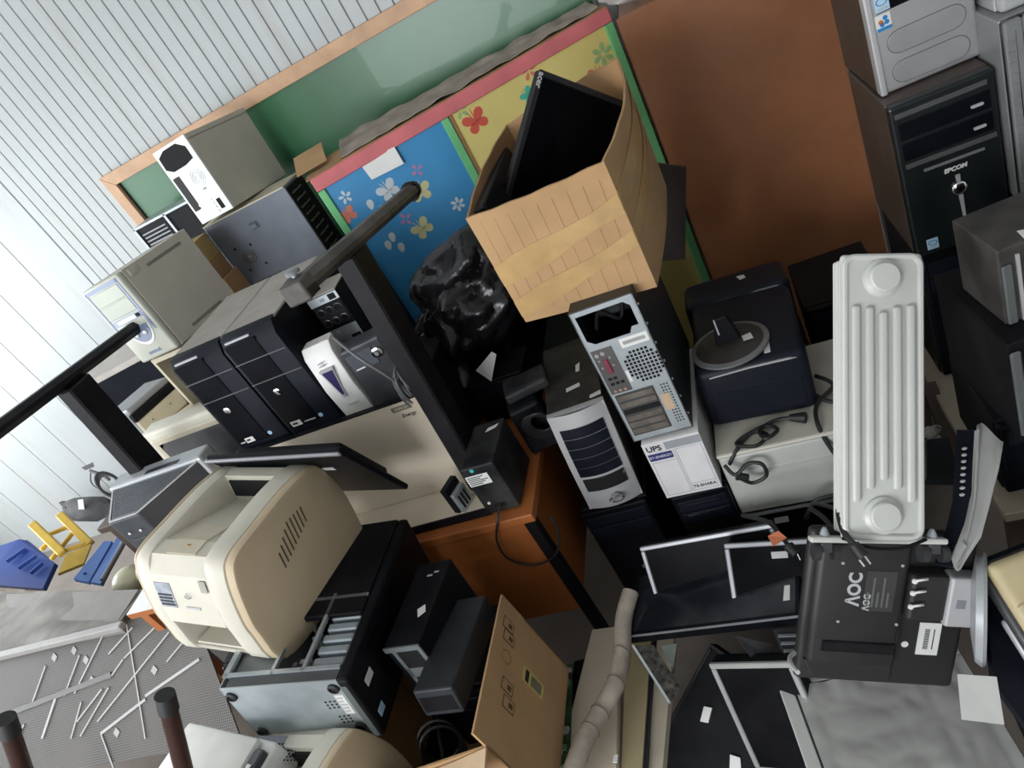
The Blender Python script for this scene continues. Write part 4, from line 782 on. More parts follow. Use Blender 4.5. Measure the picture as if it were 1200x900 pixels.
def fpleat(u, v): return Vector((-1.10+0.10*u+0.03*math.sin(v*5), 2.02-0.04*math.sin(u*3.1)+0.02*math.sin(v*11), 1.20-0.30*v+0.03*u))
MB().surf(fpleat, 6, 14, 0.002).build('loose_flap', bagm, t, True)
pts = [(-0.985, 1.97, 0.975), (-0.90, 1.98, 1.02), (-0.885, 1.97, 1.01), (-0.945, 1.95, 0.925)]
m = MB(); m.slab(pts, 0.001); o = m.build('paper_tag', sticker); tag(o, 'creased white printed tag below the rubbish bag', 'tag')
t = thing('black_panel', 'black drawer front standing between the rubbish bag and the dark post', 'panel', (-1.40, 2.37, 0.0), Rz(0))
MB().box(-0.09, 0.09, -0.02, 0.02, 0, 1.42, 0.003).build('board', navy, t); MB().box(-0.08, -0.06, -0.024, -0.02, 1.1, 1.16).build('handle', darksilver, t)

# ------------------------------------------------------------------ carton with two screens
t, d = at('carton', 'cardboard_box', 'taped open cardboard box holding two black screens', 'box')
w2, d2, h = d[0]/2, d[1]/2, d[2]
def wallf(x0, y0, x1, y1, zt0, zt1, bulge=0.0, nrm=(0, -1), rip=0.0, sd=0):
    def f(u, v):
        zt = zt0+(zt1-zt0)*u; b = bulge*math.sin(math.pi*u)*(0.3+0.7*v)
        return Vector((x0+(x1-x0)*u+nrm[0]*b, y0+(y1-y0)*u+nrm[1]*b, zt*v+rip*math.sin(u*23+sd)*v**6))
    return f
MB().surf(wallf(-w2, -d2, w2, -d2, h-0.012, h+0.005, 0.012, (0, -1), 0.0012), 20, 12, 0.006).build('front_wall', card, t, True)
MB().surf(wallf(w2, -d2, w2, d2, h+0.005, h+0.05, 0.035, (1, 0), 0.0015, 1), 20, 12, 0.006).build('side_wall', card, t, True)
MB().surf(wallf(w2, d2, -w2, d2, h+0.05, h+0.0, 0.01, (0, 1), 0.0015, 2), 20, 12, 0.006).build('back_wall', carddk, t, True)
MB().surf(wallf(-w2, d2, -w2, -d2, h+0.0, h-0.012, 0.02, (-1, 0), 0.0012, 3), 20, 12, 0.006).build('side_wall', carddk, t, True)
MB().box(-w2, w2, -d2, d2, 0.0, 0.008).build('base', carddk, t)
BF = lambda u, z: -d2-0.012*math.sin(math.pi*u)*(0.3+0.7*min(1.0, z/h))      # bulged front surface
BS = lambda u, z: w2+0.035*math.sin(math.pi*u)*(0.3+0.7*min(1.0, z/h))
for (za, zb, hh) in ((0.155, 0.245, 0.030), (0.045, 0.150, 0.026)):
    def ft(u, v, za=za, zb=zb, hh=hh):
        z = za+(zb-za)*u+hh*(2*v-1)*(1+0.25*math.sin(u*6)); return Vector((-w2+2*w2*u, BF(u, z)-0.0016-0.0010*abs(math.sin(u*17+v*3)), z))
    MB().surf(ft, 40, 6, 0.0008).build('tape_strip', tape, t, True)
    def ft2(u, v, zb=zb, hh=hh):
        z = zb+0.10*u+hh*(2*v-1); return Vector((BS(u, z)+0.0016, -d2+2*d2*u, z))
    MB().surf(ft2, 20, 4, 0.0008).build('tape_strip', tape, t, True)
for k in range(9):
    u0 = 0.07+k*0.105
    MB().surf(lambda u, v, u0=u0: Vector((-w2+2*w2*(u0+0.004*u+0.03*(v-0.5)), BF(u0, 0.03+(h-0.06)*v)-0.0006-0.0006*math.sin(math.pi*u), 0.03+(h-0.06)*v)), 3, 12).build('crease', card, t, True)
def lcd(t, d, frame_m, scr_m, bez=0.018, screen_name='screen', logo=None):
    w2, h = d[0]/2, d[2]
    MB().box(-w2, w2, -d[1]/2+0.004, d[1]/2, 0, h, 0.006, 2).build('rear_shell', black, t)
    y = -d[1]/2
    for a in ((-w2, w2, h-bez, h), (-w2, w2, 0, bez), (-w2, -w2+bez, bez, h-bez), (w2-bez, w2, bez, h-bez)):
        MB().box(a[0], a[1], y, y+0.012, a[2], a[3], 0.0025).build('bezel', frame_m, t)
    MB().box(-w2+bez, w2-bez, y+0.004, y+0.008, bez, h-bez).build(screen_name, scr_m, t)
t, d = at('monA', 'monitor', 'black flat screen standing on end in the cardboard box, right of the other', 'monitor')
lcd(t, d, mat('satin_black_bezel', (0.010, 0.010, 0.012), 0.38, spec=0.25), screen, 0.016)
text('acer', 0.022, 'lettering', silver, t, (-0.128, -0.0205, 0.415), ((0, 0, -1), (1, 0, 0)), bold=0.0004)
t = thing('monitor', 'black flat screen lying low at the left side of the cardboard box', 'monitor', (-0.515, 1.80, 1.40))
x_ = Vector((-0.02, -0.96, -0.02)).normalized(); z_ = Vector((-0.30, 0.0, 0.95)).normalized(); y_ = z_.cross(x_).normalized(); z_ = x_.cross(y_)
t.matrix_world = Matrix.Translation((-0.475, 1.82, 1.335)) @ Matrix((x_, y_, z_)).transposed().to_4x4()
lcd(t, (0.40, 0.035, 0.29), mat('satin_black_bezel', (0.010, 0.010, 0.012), 0.38, spec=0.25), screen, 0.016)
text('SAMSUNG', 0.018, 'lettering', greyprint, t, (0.10, -0.018, 0.282), ((1, 0, 0), (0, 0, 1)))
plain_pc('computer_tower', 'black tower in shade below the dark leaning board', -0.45, -0.365, 2.36, 2.56, 0.0, 0.905)
t = thing('dark_board', 'dark brown board leaning behind the cardboard box against the yellow panel', 'board', (0, 0, 0))
MB().slab([(-0.30, 2.44, 1.30), (-0.122, 2.42, 1.20), (-0.232, 2.40, 0.885), (-0.40, 2.42, 0.93)], 0.02).build('board', mat('dark_brown_board', (0.030, 0.020, 0.016), 0.5), t)
for q in ((-0.215, 2.417, 1.16), (-0.25, 2.407, 1.06)): MB().ball(q, 0.005, 8).build('screw', sticker, t)

# ------------------------------------------------------------------ black machines and white appliance to the right of the middle
t, d = at('appliance', 'printer_body', 'pale grey white appliance body with power cords lying on it', 'appliance', dz=-0.018)
wg = mat('pale_grey_enamel', (0.45, 0.46, 0.43), 0.42, var=0.05, dust=0.12)
MB().box(-d[0]/2, d[0]/2, -d[1]/2, d[1]/2, 0, d[2]-0.014, 0.010, 3).build('body', wg, t, True)
MB().box(-d[0]/2-0.002, d[0]/2+0.002, -d[1]/2-0.003, d[1]/2, d[2]-0.013, d[2], 0.006, 2).build('top_cover', mat('pale_cream_cover', (0.52, 0.50, 0.43), 0.45, dust=0.1), t)
MB().box(-0.20, 0.20, -d[1]/2-0.0015, -d[1]/2+0.002, 0.025, 0.17, 0.004).build('front_panel', wg, t)
za = 0.4952-0.018+d[2]
m = MB(); m.tube([(-0.235, 1.50, za-0.03), (-0.20, 1.515, za+0.006), (-0.155, 1.56, za+0.008), (-0.115, 1.53, za+0.014), (-0.15, 1.50, za+0.012), (-0.20, 1.53, za+0.012), (-0.12, 1.565, za+0.016), (-0.085, 1.535, za+0.018), (-0.12, 1.51, za+0.02), (-0.13, 1.545, za+0.022), (-0.09, 1.575, za+0.016), (-0.045, 1.57, za+0.016)], 0.0055)
m.cyl((-0.047, 1.57, za+0.017), (-0.008, 1.555, za+0.015), 0.010, 0.016, 10)
tag(m.build('mains_cable', rubber, smooth=True), 'black power cord looped on the pale appliance with its socket end to the right', 'cable')
m = MB(); m.tube([(-0.245, 1.48, za-0.01), (-0.225, 1.465, za-0.04), (-0.185, 1.475, za-0.02), (-0.15, 1.47, za-0.03), (-0.15, 1.465, za-0.07), (-0.19, 1.465, za-0.085), (-0.215, 1.465, za-0.06)], 0.0055); m.cyl((-0.225, 1.465, za-0.045), (-0.195, 1.465, za-0.06), 0.012, 0.009, 10)
tag(m.build('mains_cable', rubber, smooth=True), 'short black power cord curled at the left end of the pale appliance', 'cable')
m = MB(); m.tube([(0.05, 1.70, za+0.03), (0.085, 1.65, za+0.02), (0.03, 1.60, za+0.012), (0.015, 1.52, za+0.010), (0.03, 1.47, za-0.05), (0.06, 1.44, za-0.11), (0.02, 1.43, za-0.16), (-0.05, 1.43, za-0.17), (-0.09, 1.42, za-0.22)], 0.006)
m.tube([(0.02, 1.66, za+0.015), (0.06, 1.60, za+0.012), (0.12, 1.57, za+0.012)], 0.006)
tag(m.build('mains_cable', rubber, smooth=True), 'long black power cord hanging over the front of the pale appliance beside the radiator', 'cable')
plain_pc('desktop_computer', 'wide black case on the floor under the pale appliance', -0.19, 0.21, 1.63, 1.88, 0.0, 0.474)
t, d = at('blackmon2', 'desktop_machine', 'black machine with a thin silver trim line lying on the pale appliance', 'machine', dz=0.006)
MB().box(-d[0]/2, d[0]/2, -d[1]/2, d[1]/2, 0, d[2], 0.022, 3).build('shell', mat('dark_blue_black', (0.007, 0.009, 0.016), 0.5, var=0.2, spec=0.22), t, True); y = -d[1]/2
MB().prism([(-0.11, d[2]-0.020), (0.0, d[2]-0.012), (0.10, d[2]-0.012), (0.12, d[2]-0.016), (0.10, d[2]-0.017), (0.0, d[2]-0.017), (-0.11, d[2]-0.024)], y-0.0015, y+0.01, 'y').build('trim_line', silver, t)
MB().slab([(0.045, -0.10, d[2]+0.0012), (0.062, -0.10, d[2]+0.0012), (0.060, -0.155, d[2]+0.0012), (0.044, -0.155, d[2]+0.0012)], 0.001, True).build('torn_sticker', sticker, t)
plate(t, 'front_flap', mat('dark_blue_black', (0.010, 0.012, 0.020), 0.45), -0.12, 0.12, 0.03, 0.13, y, 0.002, 0.002)
t, d = at('blackmon1', 'desktop_machine', 'larger black machine with rounded top and silver trim behind the round screen foot', 'machine')
MB().box(-d[0]/2, d[0]/2, -d[1]/2, d[1]/2, 0, d[2], 0.024, 3).build('shell', mat('dark_blue_black', (0.010, 0.012, 0.020), 0.45, var=0.2), t, True); y = -d[1]/2
MB().prism([(-0.03, d[2]-0.030), (0.06, d[2]-0.014), (0.12, d[2]-0.016), (0.135, d[2]-0.022), (0.12, d[2]-0.020), (0.06, d[2]-0.018), (-0.03, d[2]-0.034)], y-0.0015, y+0.01, 'y').build('trim_line', darksilver, t)
plate(t, 'trim_line', darksilver, 0.0, 0.125, 0.035, 0.038, y, 0.002)
MB().slab([(0.015, 0.03, d[2]+0.0012), (0.038, 0.028, d[2]+0.0012), (0.042, 0.0, d[2]+0.0012), (0.024, -0.008, d[2]+0.0012)], 0.001, True).build('torn_sticker', sticker, t)
plain_pc('desktop_computer', 'black case hidden below the larger black machine', -0.27, 0.07, 1.985, 2.30, 0.20, 0.66)
plain_pc('desktop_computer', 'lowest black case below the larger black machine', -0.27, 0.07, 1.96, 2.36, 0.0, 0.199)
t = thing('screen_stand', 'loose round screen foot with a silver rim on the black machine', 'monitor stand', (-0.137, 1.705, 0.931), Matrix.Rotation(-0.03, 3, 'X'))
MB().lathe([(0.10, 0.0), (0.108, 0.004), (0.108, 0.010), (0.095, 0.014), (0.094, 0.012)], (0, 0, 0), (0, 0, 1), 40).build('rim', mat('grey_rim', (0.20, 0.20, 0.20), 0.35, metal=0.3), t, True)
MB().lathe([(0.094, 0.0), (0.094, 0.013), (0.05, 0.018), (0.002, 0.020)], (0, 0, 0), (0, 0, 1), 40).build('disc', mat('brown_black_disc', (0.022, 0.018, 0.016), 0.5, dust=0.1), t, True)
MB().prism([(-0.035, 0.015), (0.035, 0.015), (0.018, 0.10), (-0.018, 0.10)], 0.0, 0.03, 'y', 0.004).build('neck', black, t); MB().box(-0.019, -0.015, -0.004, 0.0, 0.05, 0.10).build('highlight_edge', silver, t)
MB().slab([(0.038, 0.0, 0.022), (0.062, 0.008, 0.020), (0.066, -0.022, 0.020), (0.040, -0.026, 0.022)], 0.001, True).build('torn_sticker', sticker, t)
plain_pc('desktop_computer', 'flat dark case between the black machine and the radiator', 0.09, 0.34, 2.08, 2.40, 0.45, 0.72)
plain_pc('desktop_computer', 'dark case on the floor behind the radiator', 0.09, 0.34, 2.05, 2.42, 0.0, 0.449)
# radiator
t, d = at('radiator', 'oil_radiator', 'white oil filled radiator leaning back with its ribbed end panel to the viewer', 'radiator')
rw = mat('white_enamel', (0.58, 0.59, 0.56), 0.32, var=0.03); w2, h = d[0]/2, d[2]; y = -d[1]/2
MB().box(-w2, w2, y+0.008, y+0.024, 0, h, 0.010, 3).build('end_panel', rw, t, True)
def rim_pts(ins, n=6, r=0.02):
    P = []
    for cx, cz, a0 in ((w2-ins-r, h-ins-r, 0), (-w2+ins+r, h-ins-r, 90), (-w2+ins+r, ins+r, 180), (w2-ins-r, ins+r, 270)):
        for k in range(n+1): a = math.radians(a0+90*k/n); P.append(Vector((cx+r*math.cos(a), y+0.008, cz+r*math.sin(a))))
    P.append(P[0]); return P
MB().tube(rim_pts(0.006), 0.0065, 8, 1).build('rolled_rim', rw, t, True)
for k, (xx, za_, zb_) in enumerate(((-0.052, 0.075, 0.465), (-0.026, 0.10, 0.462), (0.0, 0.118, 0.452), (0.026, 0.10, 0.462), (0.052, 0.075, 0.465))):
    MB().box(xx-0.0085, xx+0.0085, y-0.002, y+0.010, za_, zb_, 0.0075, 3).build('rib', rw, t, True)
for zc in (0.519, 0.049): MB().lathe([(0.039, 0.0), (0.037, 0.006), (0.030, 0.010), (0.029, 0.017), (0.026, 0.020), (0.004, 0.021)], (0, y+0.009, zc), (0, -1, 0), 36).build('end_boss', rw, t, True)
for k in range(3):
    MB().box(-w2+0.004, w2-0.004, y+0.028+k*0.016, y+0.038+k*0.016, 0.006, h-0.006, 0.005, 2).build('fin', rw, t)
    if k < 2:
        for zc in (0.519, 0.049): MB().cyl((0, y+0.02+k*0.016, zc), (0, y+0.05+k*0.016, zc), 0.022, None, 14).build('header_pipe', rw, t)
MB().box(-0.135, 0.130, y+0.018, y+0.040, -0.010, 0.002, 0.004, 2).build('foot_plate', rw, t)
for sx in (-0.102, 0.106):
    MB().lathe([(0.007, 0), (0.010, 0.003), (0.006, 0.014), (0.003, 0.018)], (sx-0.003, y+0.029, 0.002), (0, 0, 1), 14).build('wing_nut', galv, t)
    cs = MB().box(sx-0.012, sx+0.012, y+0.020, y+0.040, -0.030, -0.009, 0.003).build('castor_fork', mat('grey_castor', (0.055, 0.055, 0.06), 0.5), t)
    for s_ in (-1, 1): MB().cyl((sx+s_*0.012, y+0.030, -0.030), (sx+s_*0.026, y+0.030, -0.030), 0.017, None, 18).build('castor_wheel', mat('dark_castor', (0.03, 0.03, 0.033), 0.5), cs)
MB().tube([(-0.08, y+0.004, 0.004), (-0.03, y-0.004, -0.012), (0.03, y-0.004, -0.012), (0.08, y+0.004, 0.004)], 0.0035).build('wire_guard', black, t, True)
# ------------------------------------------------------------------ laser printer and what carries it
def laser_printer(t, sx=1.0):
    """cream laser printer: body in three slices so that the paper bay and the tray opening are real hollows, tan side covers"""
    full = [(-0.190, -0.013), (-0.222, 0.10), (-0.224, 0.17), (-0.210, 0.262), (-0.180, 0.305), (-0.084, 0.320), (0.032, 0.332), (0.130, 0.328), (0.165, 0.305), (0.207, 0.20), (0.220, 0.08), (0.216, 0.012), (0.200, -0.020), (-0.02, -0.030)]
    mid = [(-0.190, -0.013), (-0.205, 0.018), (-0.12, 0.022), (-0.12, 0.112), (-0.226, 0.122), (-0.224, 0.17), (-0.210, 0.262), (-0.180, 0.300), (-0.135, 0.304), (0.095, 0.245), (0.095, 0.326), (0.130, 0.328), (0.165, 0.305), (0.207, 0.20), (0.220, 0.08), (0.216, 0.012), (0.200, -0.020), (-0.02, -0.030)]
    def smooth_loop(P, k=4):
        Q = []; n = len(P)
        for i in range(n):
            a, b, c, e = (Vector(P[(i+j-1) % n]) for j in range(4))
            for j in range(k): u = j/k; Q.append(tuple(0.5*((2*b)+(c-a)*u+(2*a-5*b+4*c-e)*u*u+(3*b-a-3*c+e)*u*u*u)))
        return Q
    full = smooth_loop(full)
    MB().prism(full, -0.155, -0.110, 'x', 0.008).build('side_cheek', cream, t, True)
    MB().prism(mid, -0.112, 0.072, 'x').build('body', cream, t, True, 0.3)
    MB().prism(full, 0.070, 0.130, 'x', 0.004).build('side_cheek', cream, t, True)
    MB().prism([(a*0.985, b) for a, b in full], 0.1285, 0.158, 'x', 0.010).build('side_cover', tan, t, True)
    MB().prism([(a*0.985, b) for a, b in full], -0.166, -0.153, 'x', 0.008).build('side_cover', tan, t, True)
    MB().box(-0.100, 0.060, 0.090, 0.0955, 0.262, 0.312).build('paper_slot', hole, t)
    c = MB(); c.prism([(-0.176, 0.3005), (-0.178, 0.304), (-0.135, 0.3085), (-0.062, 0.290), (-0.062, 0.286)], -0.065, 0.030, 'x'); c.build('control_cover', mat('warm_cream_cover', (0.66, 0.60, 0.47), 0.45), t)
    MB().lathe([(0.009, 0), (0.007, 0.004)], (-0.01, -0.150, 0.303), (0, 0.2, 1), 14).build('key', mat('ochre_key', (0.40, 0.27, 0.10), 0.5), t)
    def on_front(x0, x1, z0, z1, nm, m_, th=0.0015): 
        f = lambda z: -0.2245 if z < 0.17 else -0.2245+(z-0.17)/0.092*0.0145
        q = MB(); q.slab([(x0, f(z0)-th, z0), (x1, f(z0)-th, z0), (x1, f(z1)-th, z1), (x0, f(z1)-th, z1)], 0.0015); return q.build(nm, m_, t)
    st = on_front(-0.110, -0.058, 0.172, 0.240, 'sticker', mat('grey_photo_sticker', (0.30, 0.33, 0.38), 0.4, var=0.5, scale=40))
    for k in range(4): on_front(-0.106, -0.062, 0.178+k*0.009, 0.183+k*0.009, 'sticker_bar', ink, 0.003)
    on_front(0.045, 0.066, 0.225, 0.255, 'button', mat('grey_button', (0.35, 0.33, 0.29), 0.5), 0.004)
    on_front(-0.028, 0.018, 0.172, 0.178, 'grey_lettering', greyprint); MB().ring((-0.008, -0.222, 0.208), (0, 1, 0.1), 0.008, 0.0012, 18, 6, 0.9).build('round_emblem', greyprint, t)
    for k in range(9):
        z0 = 0.195+0.012*abs(k-3)*0.7; yy = -0.075+k*0.0145; hh = 0.070-abs(k-4)*0.006
        MB().box(0.1572, 0.1588, yy, yy+0.0045, 0.175+0.006*k, 0.175+0.006*k+hh).build('vent_slot', mat('vent_brown', (0.10, 0.075, 0.045), 0.8), t)
    return t
t, d = at('printer', 'laser_printer', 'large cream laser printer with yellowed tan side panel on the pile', 'printer', dz=0.035)
laser_printer(t); t.scale = (1.07, 1.06, 1.05)
MB().slab([(-0.02, -0.15, 0.06), (0.075, -0.15, 0.045), (0.07, -0.125, 0.085), (-0.005, -0.125, 0.098)], 0.002).build('blue_paper', mat('blue_card', (0.10, 0.22, 0.42), 0.6), t)
MB().box(-0.105, 0.068, -0.20, -0.12, 0.020, 0.026).build('tray_floor', cream, t); MB().box(-0.05, -0.02, -0.15, -0.122, 0.06, 0.10, 0.003).build('feed_block', black, t)

t, d = at('openpc', 'open_computer', 'bare steel computer lying on its side, underside with four rubber feet to the viewer', 'computer')
w2, d2, h = d[0]/2, d[1]/2, d[2]
bp = MB().box(-w2, w2, -d2, -d2+0.003, 0, h).build('base_plate', galv, t)
for cx, cz in ((-0.148, 0.174), (0.150, 0.178), (-0.145, 0.022), (0.150, 0.024)):
    ft = MB().lathe([(0.016, 0), (0.015, 0.006), (0.010, 0.008), (0.009, 0.004)], (cx, -d2, cz), (0, -1, 0), 20).build('foot', rubber, t, True)
for ox, oz in ((0.100, 0.125), (0.110, 0.065)):
    for i in range(3):
        for j in range(3): MB().lathe([(0.0035, 0), (0.0035, 0.0006)], (ox+i*0.013, -d2, oz-j*0.012+i*0.001), (0, -1, 0), 8).build('vent_hole', hole, bp)
st = plate(t, 'label', sticker, 0.135, 0.160, 0.075, 0.150, -d2, 0.0008, parent=bp); label_lines(st, 0.138, 0.157, 0.08, 0.145, -d2-0.0008, 5, greyprint)
MB().box(-w2, -w2+0.003, -d2, d2, 0, h).build('top_plate', galv, t); MB().box(-w2, w2, -d2, d2, 0, 0.003).build('side_panel', galv, t); MB().box(-w2, w2, d2-0.003, d2, 0, h).build('inner_top', galv, t)
MB().box(-w2+0.02, w2, -d2+0.004, -d2+0.030, h-0.010, h+0.001).build('dark_lip', mat('dark_grey_lip', (0.06, 0.065, 0.07), 0.5), t)
for a in ((-w2-0.004, w2, -d2+0.030, -d2+0.040), (-w2-0.004, w2, -0.02, -0.01), (-w2-0.004, -w2+0.012, -d2+0.03, 0.02), (-0.030, -0.020, -d2+0.03, 0.0), (0.06, 0.07, -d2+0.03, 0.0)): MB().box(a[0], a[1], a[2], a[3], h-0.004, h+0.006).build('frame_rail', galv, t)
MB().box(-w2+0.014, -0.035, -d2+0.045, -0.03, 0.02, h-0.012).build('power_supply', mat('dull_steel_box', (0.20, 0.22, 0.23), 0.45, metal=0.4), t)
rng = random.Random(5)
MB().box(-0.018, 0.058, -d2+0.045, -0.02, 0.06, 0.07).build('circuit_board', mat('brown_board', (0.14, 0.12, 0.09), 0.6, var=0.5, scale=60), t)
for k in range(14):
    cx = -0.01+rng.random()*0.06; cy = -d2+0.055+rng.random()*0.15; s_ = 0.004+rng.random()*0.008; MB().box(cx-s_, cx+s_, cy-s_, cy+s_, 0.07, 0.09+rng.random()*0.08).build('component', rng.choice([galv, cream, ink, darksilver]), t)
for k in range(5): MB().box(0.076, w2-0.004, -d2+0.050+k*0.034, -d2+0.074+k*0.034, 0.05, h-0.006, 0.004).build('drive_bay_cover', mat('blue_grey_bay', (0.33, 0.38, 0.42), 0.4, metal=0.3), t)
MB().box(-w2+0.003, w2, -0.075, d2-0.003, h-0.012, h+0.006, 0.003).build('side_cover', black, t)
bz = MB().box(w2, w2+0.030, -d2-0.004, d2, -0.020, h+0.002, 0.008, 2).build('front_bezel', black, t)
MB().box(w2+0.002, w2+0.020, -d2-0.0055, -d2, -0.015, h*0.9, 0.001).build('bezel_edge', mat('grey_green_edge', (0.10, 0.12, 0.12), 0.35), t)
MB().box(w2+0.029, w2+0.0315, -0.16, 0.24, 0.0, h-0.02, 0.003).build('front_door', blackgl, t)
for a, m_ in (((-0.225, -0.185, 0.115, 0.140), sticker), ((-0.245, -0.215, 0.02, 0.045), ltblue)): MB().box(w2+0.029, w2+0.0315, a[0], a[1], a[2], a[3], 0.003).build('sticker', m_, t)
simple_box('cardboard_box', 'closed brown carton carrying the bare steel computer', 'box', -1.56, -1.32, 0.94, 1.40, 0.0, 0.705, card)
plain_pc('desktop_computer', 'black case wedged under the laser printer', -1.72, -1.575, 1.02, 1.40, 0.0, 0.86)
_g = POSE['pilemon']; POSE['pilemon'] = (list(Vector((0, 0, 2.1))+(Vector(_g[0])-Vector((0, 0, 2.1)))*1.10), _g[1], [_g[2][0]*1.10, 0.05, _g[2][2]*1.10])
t, d = at('pilemon', 'monitor', 'large black flat screen leaning face down behind the laser printer', 'monitor')
w2 = d[0]/2; MB().box(-w2, w2, -0.006, 0.012, 0, d[2], 0.006, 2).build('panel', blackgl, t); MB().box(-w2, w2, -0.012, -0.004, d[2]-0.012, d[2]+0.002, 0.002).build('top_edge', darksilver, t)
MB().box(-w2+0.05, w2-0.05, 0.010, 0.05, 0.04, d[2]-0.05, 0.015, 2).build('rear_bulge', black, t); MB().box(0.10, 0.14, -0.008, -0.005, 0.20, 0.215).build('torn_sticker', sticker, t)
# dark tube monitor seen from behind
t = thing('crt_monitor', 'dark grey tube monitor seen from behind with a perforated top vent, left of the printer', 'monitor', (-1.99, 1.45, 0.753))
cg = mat('charcoal_grey_plastic', (0.028, 0.033, 0.042), 0.45, var=0.1, dust=0.06)
MB().prism([(-0.215, 0.09), (0.195, 0.095), (0.060, -0.10), (-0.075, -0.10)], 0.06, 0.486, 'z', 0.006).build('rear_shell', cg, t)
MB().box(-0.225, 0.205, 0.09, 0.165, 0.03, 0.50, 0.010, 2).build('front_shell', mat('silver_grey_shell', (0.40, 0.42, 0.44), 0.4, metal=0.2), t)
vt = MB().prism([(-0.200, 0.080), (0.180, 0.085), (0.050, -0.088), (-0.065, -0.088)], 0.486, 0.4885, 'z').build('vent_plate', mat('vent_grey', (0.17, 0.19, 0.215), 0.5), t)
m = MB()
for j in range(16):
    yy = 0.074-j*0.0100; k_ = (0.085-yy)/0.173; xa = -0.195+0.13*k_; xb = 0.173-0.127*k_
    x_ = xa+0.006+(0.005 if j % 2 else 0)
    while x_ < xb-0.004: m.box(x_-0.0028, x_+0.0028, yy-0.0030, yy+0.0030, 0.4884, 0.4890); x_ += 0.010
m.build('vent_holes', mat('vent_dark', (0.025, 0.03, 0.035), 0.8), vt)['kind'] = 'stuff'
for p0, p1 in (((-0.205, 0.086), (-0.068, -0.096)), ((-0.068, -0.096), (0.053, -0.096)), ((0.053, -0.096), (0.187, 0.088))): MB().beam((p0[0], p0[1], 0.489), (p1[0], p1[1], 0.489), 0.006, 0.004).build('vent_rim', silver, vt)
MB().box(-0.05, 0.10, 0.10, 0.12, 0.499, 0.502).build('top_slot', cg, t); MB().box(-0.05, 0.04, -0.105, -0.099, 0.24, 0.40, 0.004).build('socket_panel', mat('dark_inset', (0.03, 0.033, 0.04), 0.5), t)
for cx in (-0.03, 0.02): MB().lathe([(0.005, 0), (0.004, 0.003)], (cx, -0.105, 0.43), (0, -1, 0), 10).build('screw', sticker, t)
MB().box(-0.12, 0.12, -0.06, 0.12, 0, 0.06, 0.01).build('stand', cg, t)
m = MB()
for k in range(4): m.ring((-2.3105, 1.6251, 1.2222), (0.8, -0.6+0.2*k, 0.1), 0.028+0.004*k, 0.003, 20, 6, 1.4)
m.tube([(-2.4023, 1.6784, 1.2734), (-2.3543, 1.6627, 1.2537), (-2.3141, 1.6425, 1.2326)], 0.006); m.tube([(-2.4023, 1.6784, 1.2734), (-2.4124, 1.6526, 1.2391), (-2.3487, 1.6136, 1.2113), (-2.2932, 1.5994, 1.1885)], 0.003)
m.slab([(-2.4479, 1.6946, 1.2920), (-2.4059, 1.7110, 1.2878), (-2.4049, 1.7023, 1.2732), (-2.4367, 1.6909, 1.2779)], 0.004)
tag(m.build('cable_bundle', mat('grey_cable', (0.12, 0.12, 0.125), 0.5), smooth=True), 'tangled thin grey leads with a clip beside the left desk post', 'cable')

# ------------------------------------------------------------------ open box of black slim computers
t, d = at('boxbottom', 'cardboard_box', 'open brown carton with printed handling marks and a yellow label', 'box', dx=-0.055)
w2, d2, h = d[0]/2+0.055, d[1]/2, d[2]
MB().box(w2-0.006, w2, -d2, d2, -0.06, h).build('side_wall', card, t); MB().box(-w2, -w2+0.006, -d2, d2, -0.06, h-0.06).build('side_wall', card, t)
MB().box(-w2, w2, -d2, -d2+0.006, -0.06, h-0.05).build('front_wall', card, t); MB().box(-w2, w2, d2-0.006, d2, -0.06, h-0.10).build('back_wall', carddk, t); MB().box(-w2, w2, -d2, d2, -0.066, -0.06).build('base', carddk, t)
def fl(u, v): return Vector((-w2-0.005-0.10*v, -d2+2*d2*u, h-0.062-0.075*v-0.02*v*v+0.006*math.sin(u*9)))
MB().surf(fl, 10, 6, 0.005).build('flap', card, t)
def fl2(u, v): return Vector((-w2+2*w2*u, -d2-0.004-0.13*v, h-0.052-0.03*v+0.008*math.sin(u*7+v)))
MB().surf(fl2, 10, 6, 0.005).build('flap', mat('pale_card', (0.56, 0.40, 0.26), 0.8, var=0.08), t)
x = w2
def on_right(nm, m_, y0, y1, z0, z1, th=0.001, parent=None): return MB().box(x-0.0005, x+th, y0, y1, z0, z1).build(nm, m_, parent or t)
lb = on_right('label', mat('yellow_label', (0.55, 0.45, 0.14), 0.6), 0.030, 0.072, 0.035, 0.125); MB().box(x, x+0.0016, 0.034, 0.068, 0.100, 0.115).build('print_line', ink, lb); MB().box(x, x+0.0016, 0.036, 0.066, 0.045, 0.090).build('print_block', mat('olive_print', (0.18, 0.17, 0.12), 0.6), lb)
prt = mat('brown_print', (0.10, 0.055, 0.03), 0.8)
for y0, z0 in ((-0.085, 0.135), (-0.045, 0.150), (0.085, 0.175), (0.12, 0.185)):
    pm_ = on_right('handling_mark', prt, y0, y0+0.034, z0, z0+0.046, 0.0006); on_right('mark_field', card, y0+0.003, y0+0.031, z0+0.003, z0+0.043, 0.0009, pm_)
    MB().box(x, x+0.0012, y0+0.010, y0+0.024, z0+0.008, z0+0.024).build('mark_symbol', prt, pm_)
MB().ring((x+0.0003, 0.045, 0.195), (1, 0, 0), 0.018, 0.002, 20, 4).build('stamp', mat('rust_print', (0.36, 0.14, 0.05), 0.8), t)
plain_pc('desktop_computer', 'wide black case on the floor below the open carton', -1.28, -0.88, 0.75, 1.20, 0.0, 0.40)
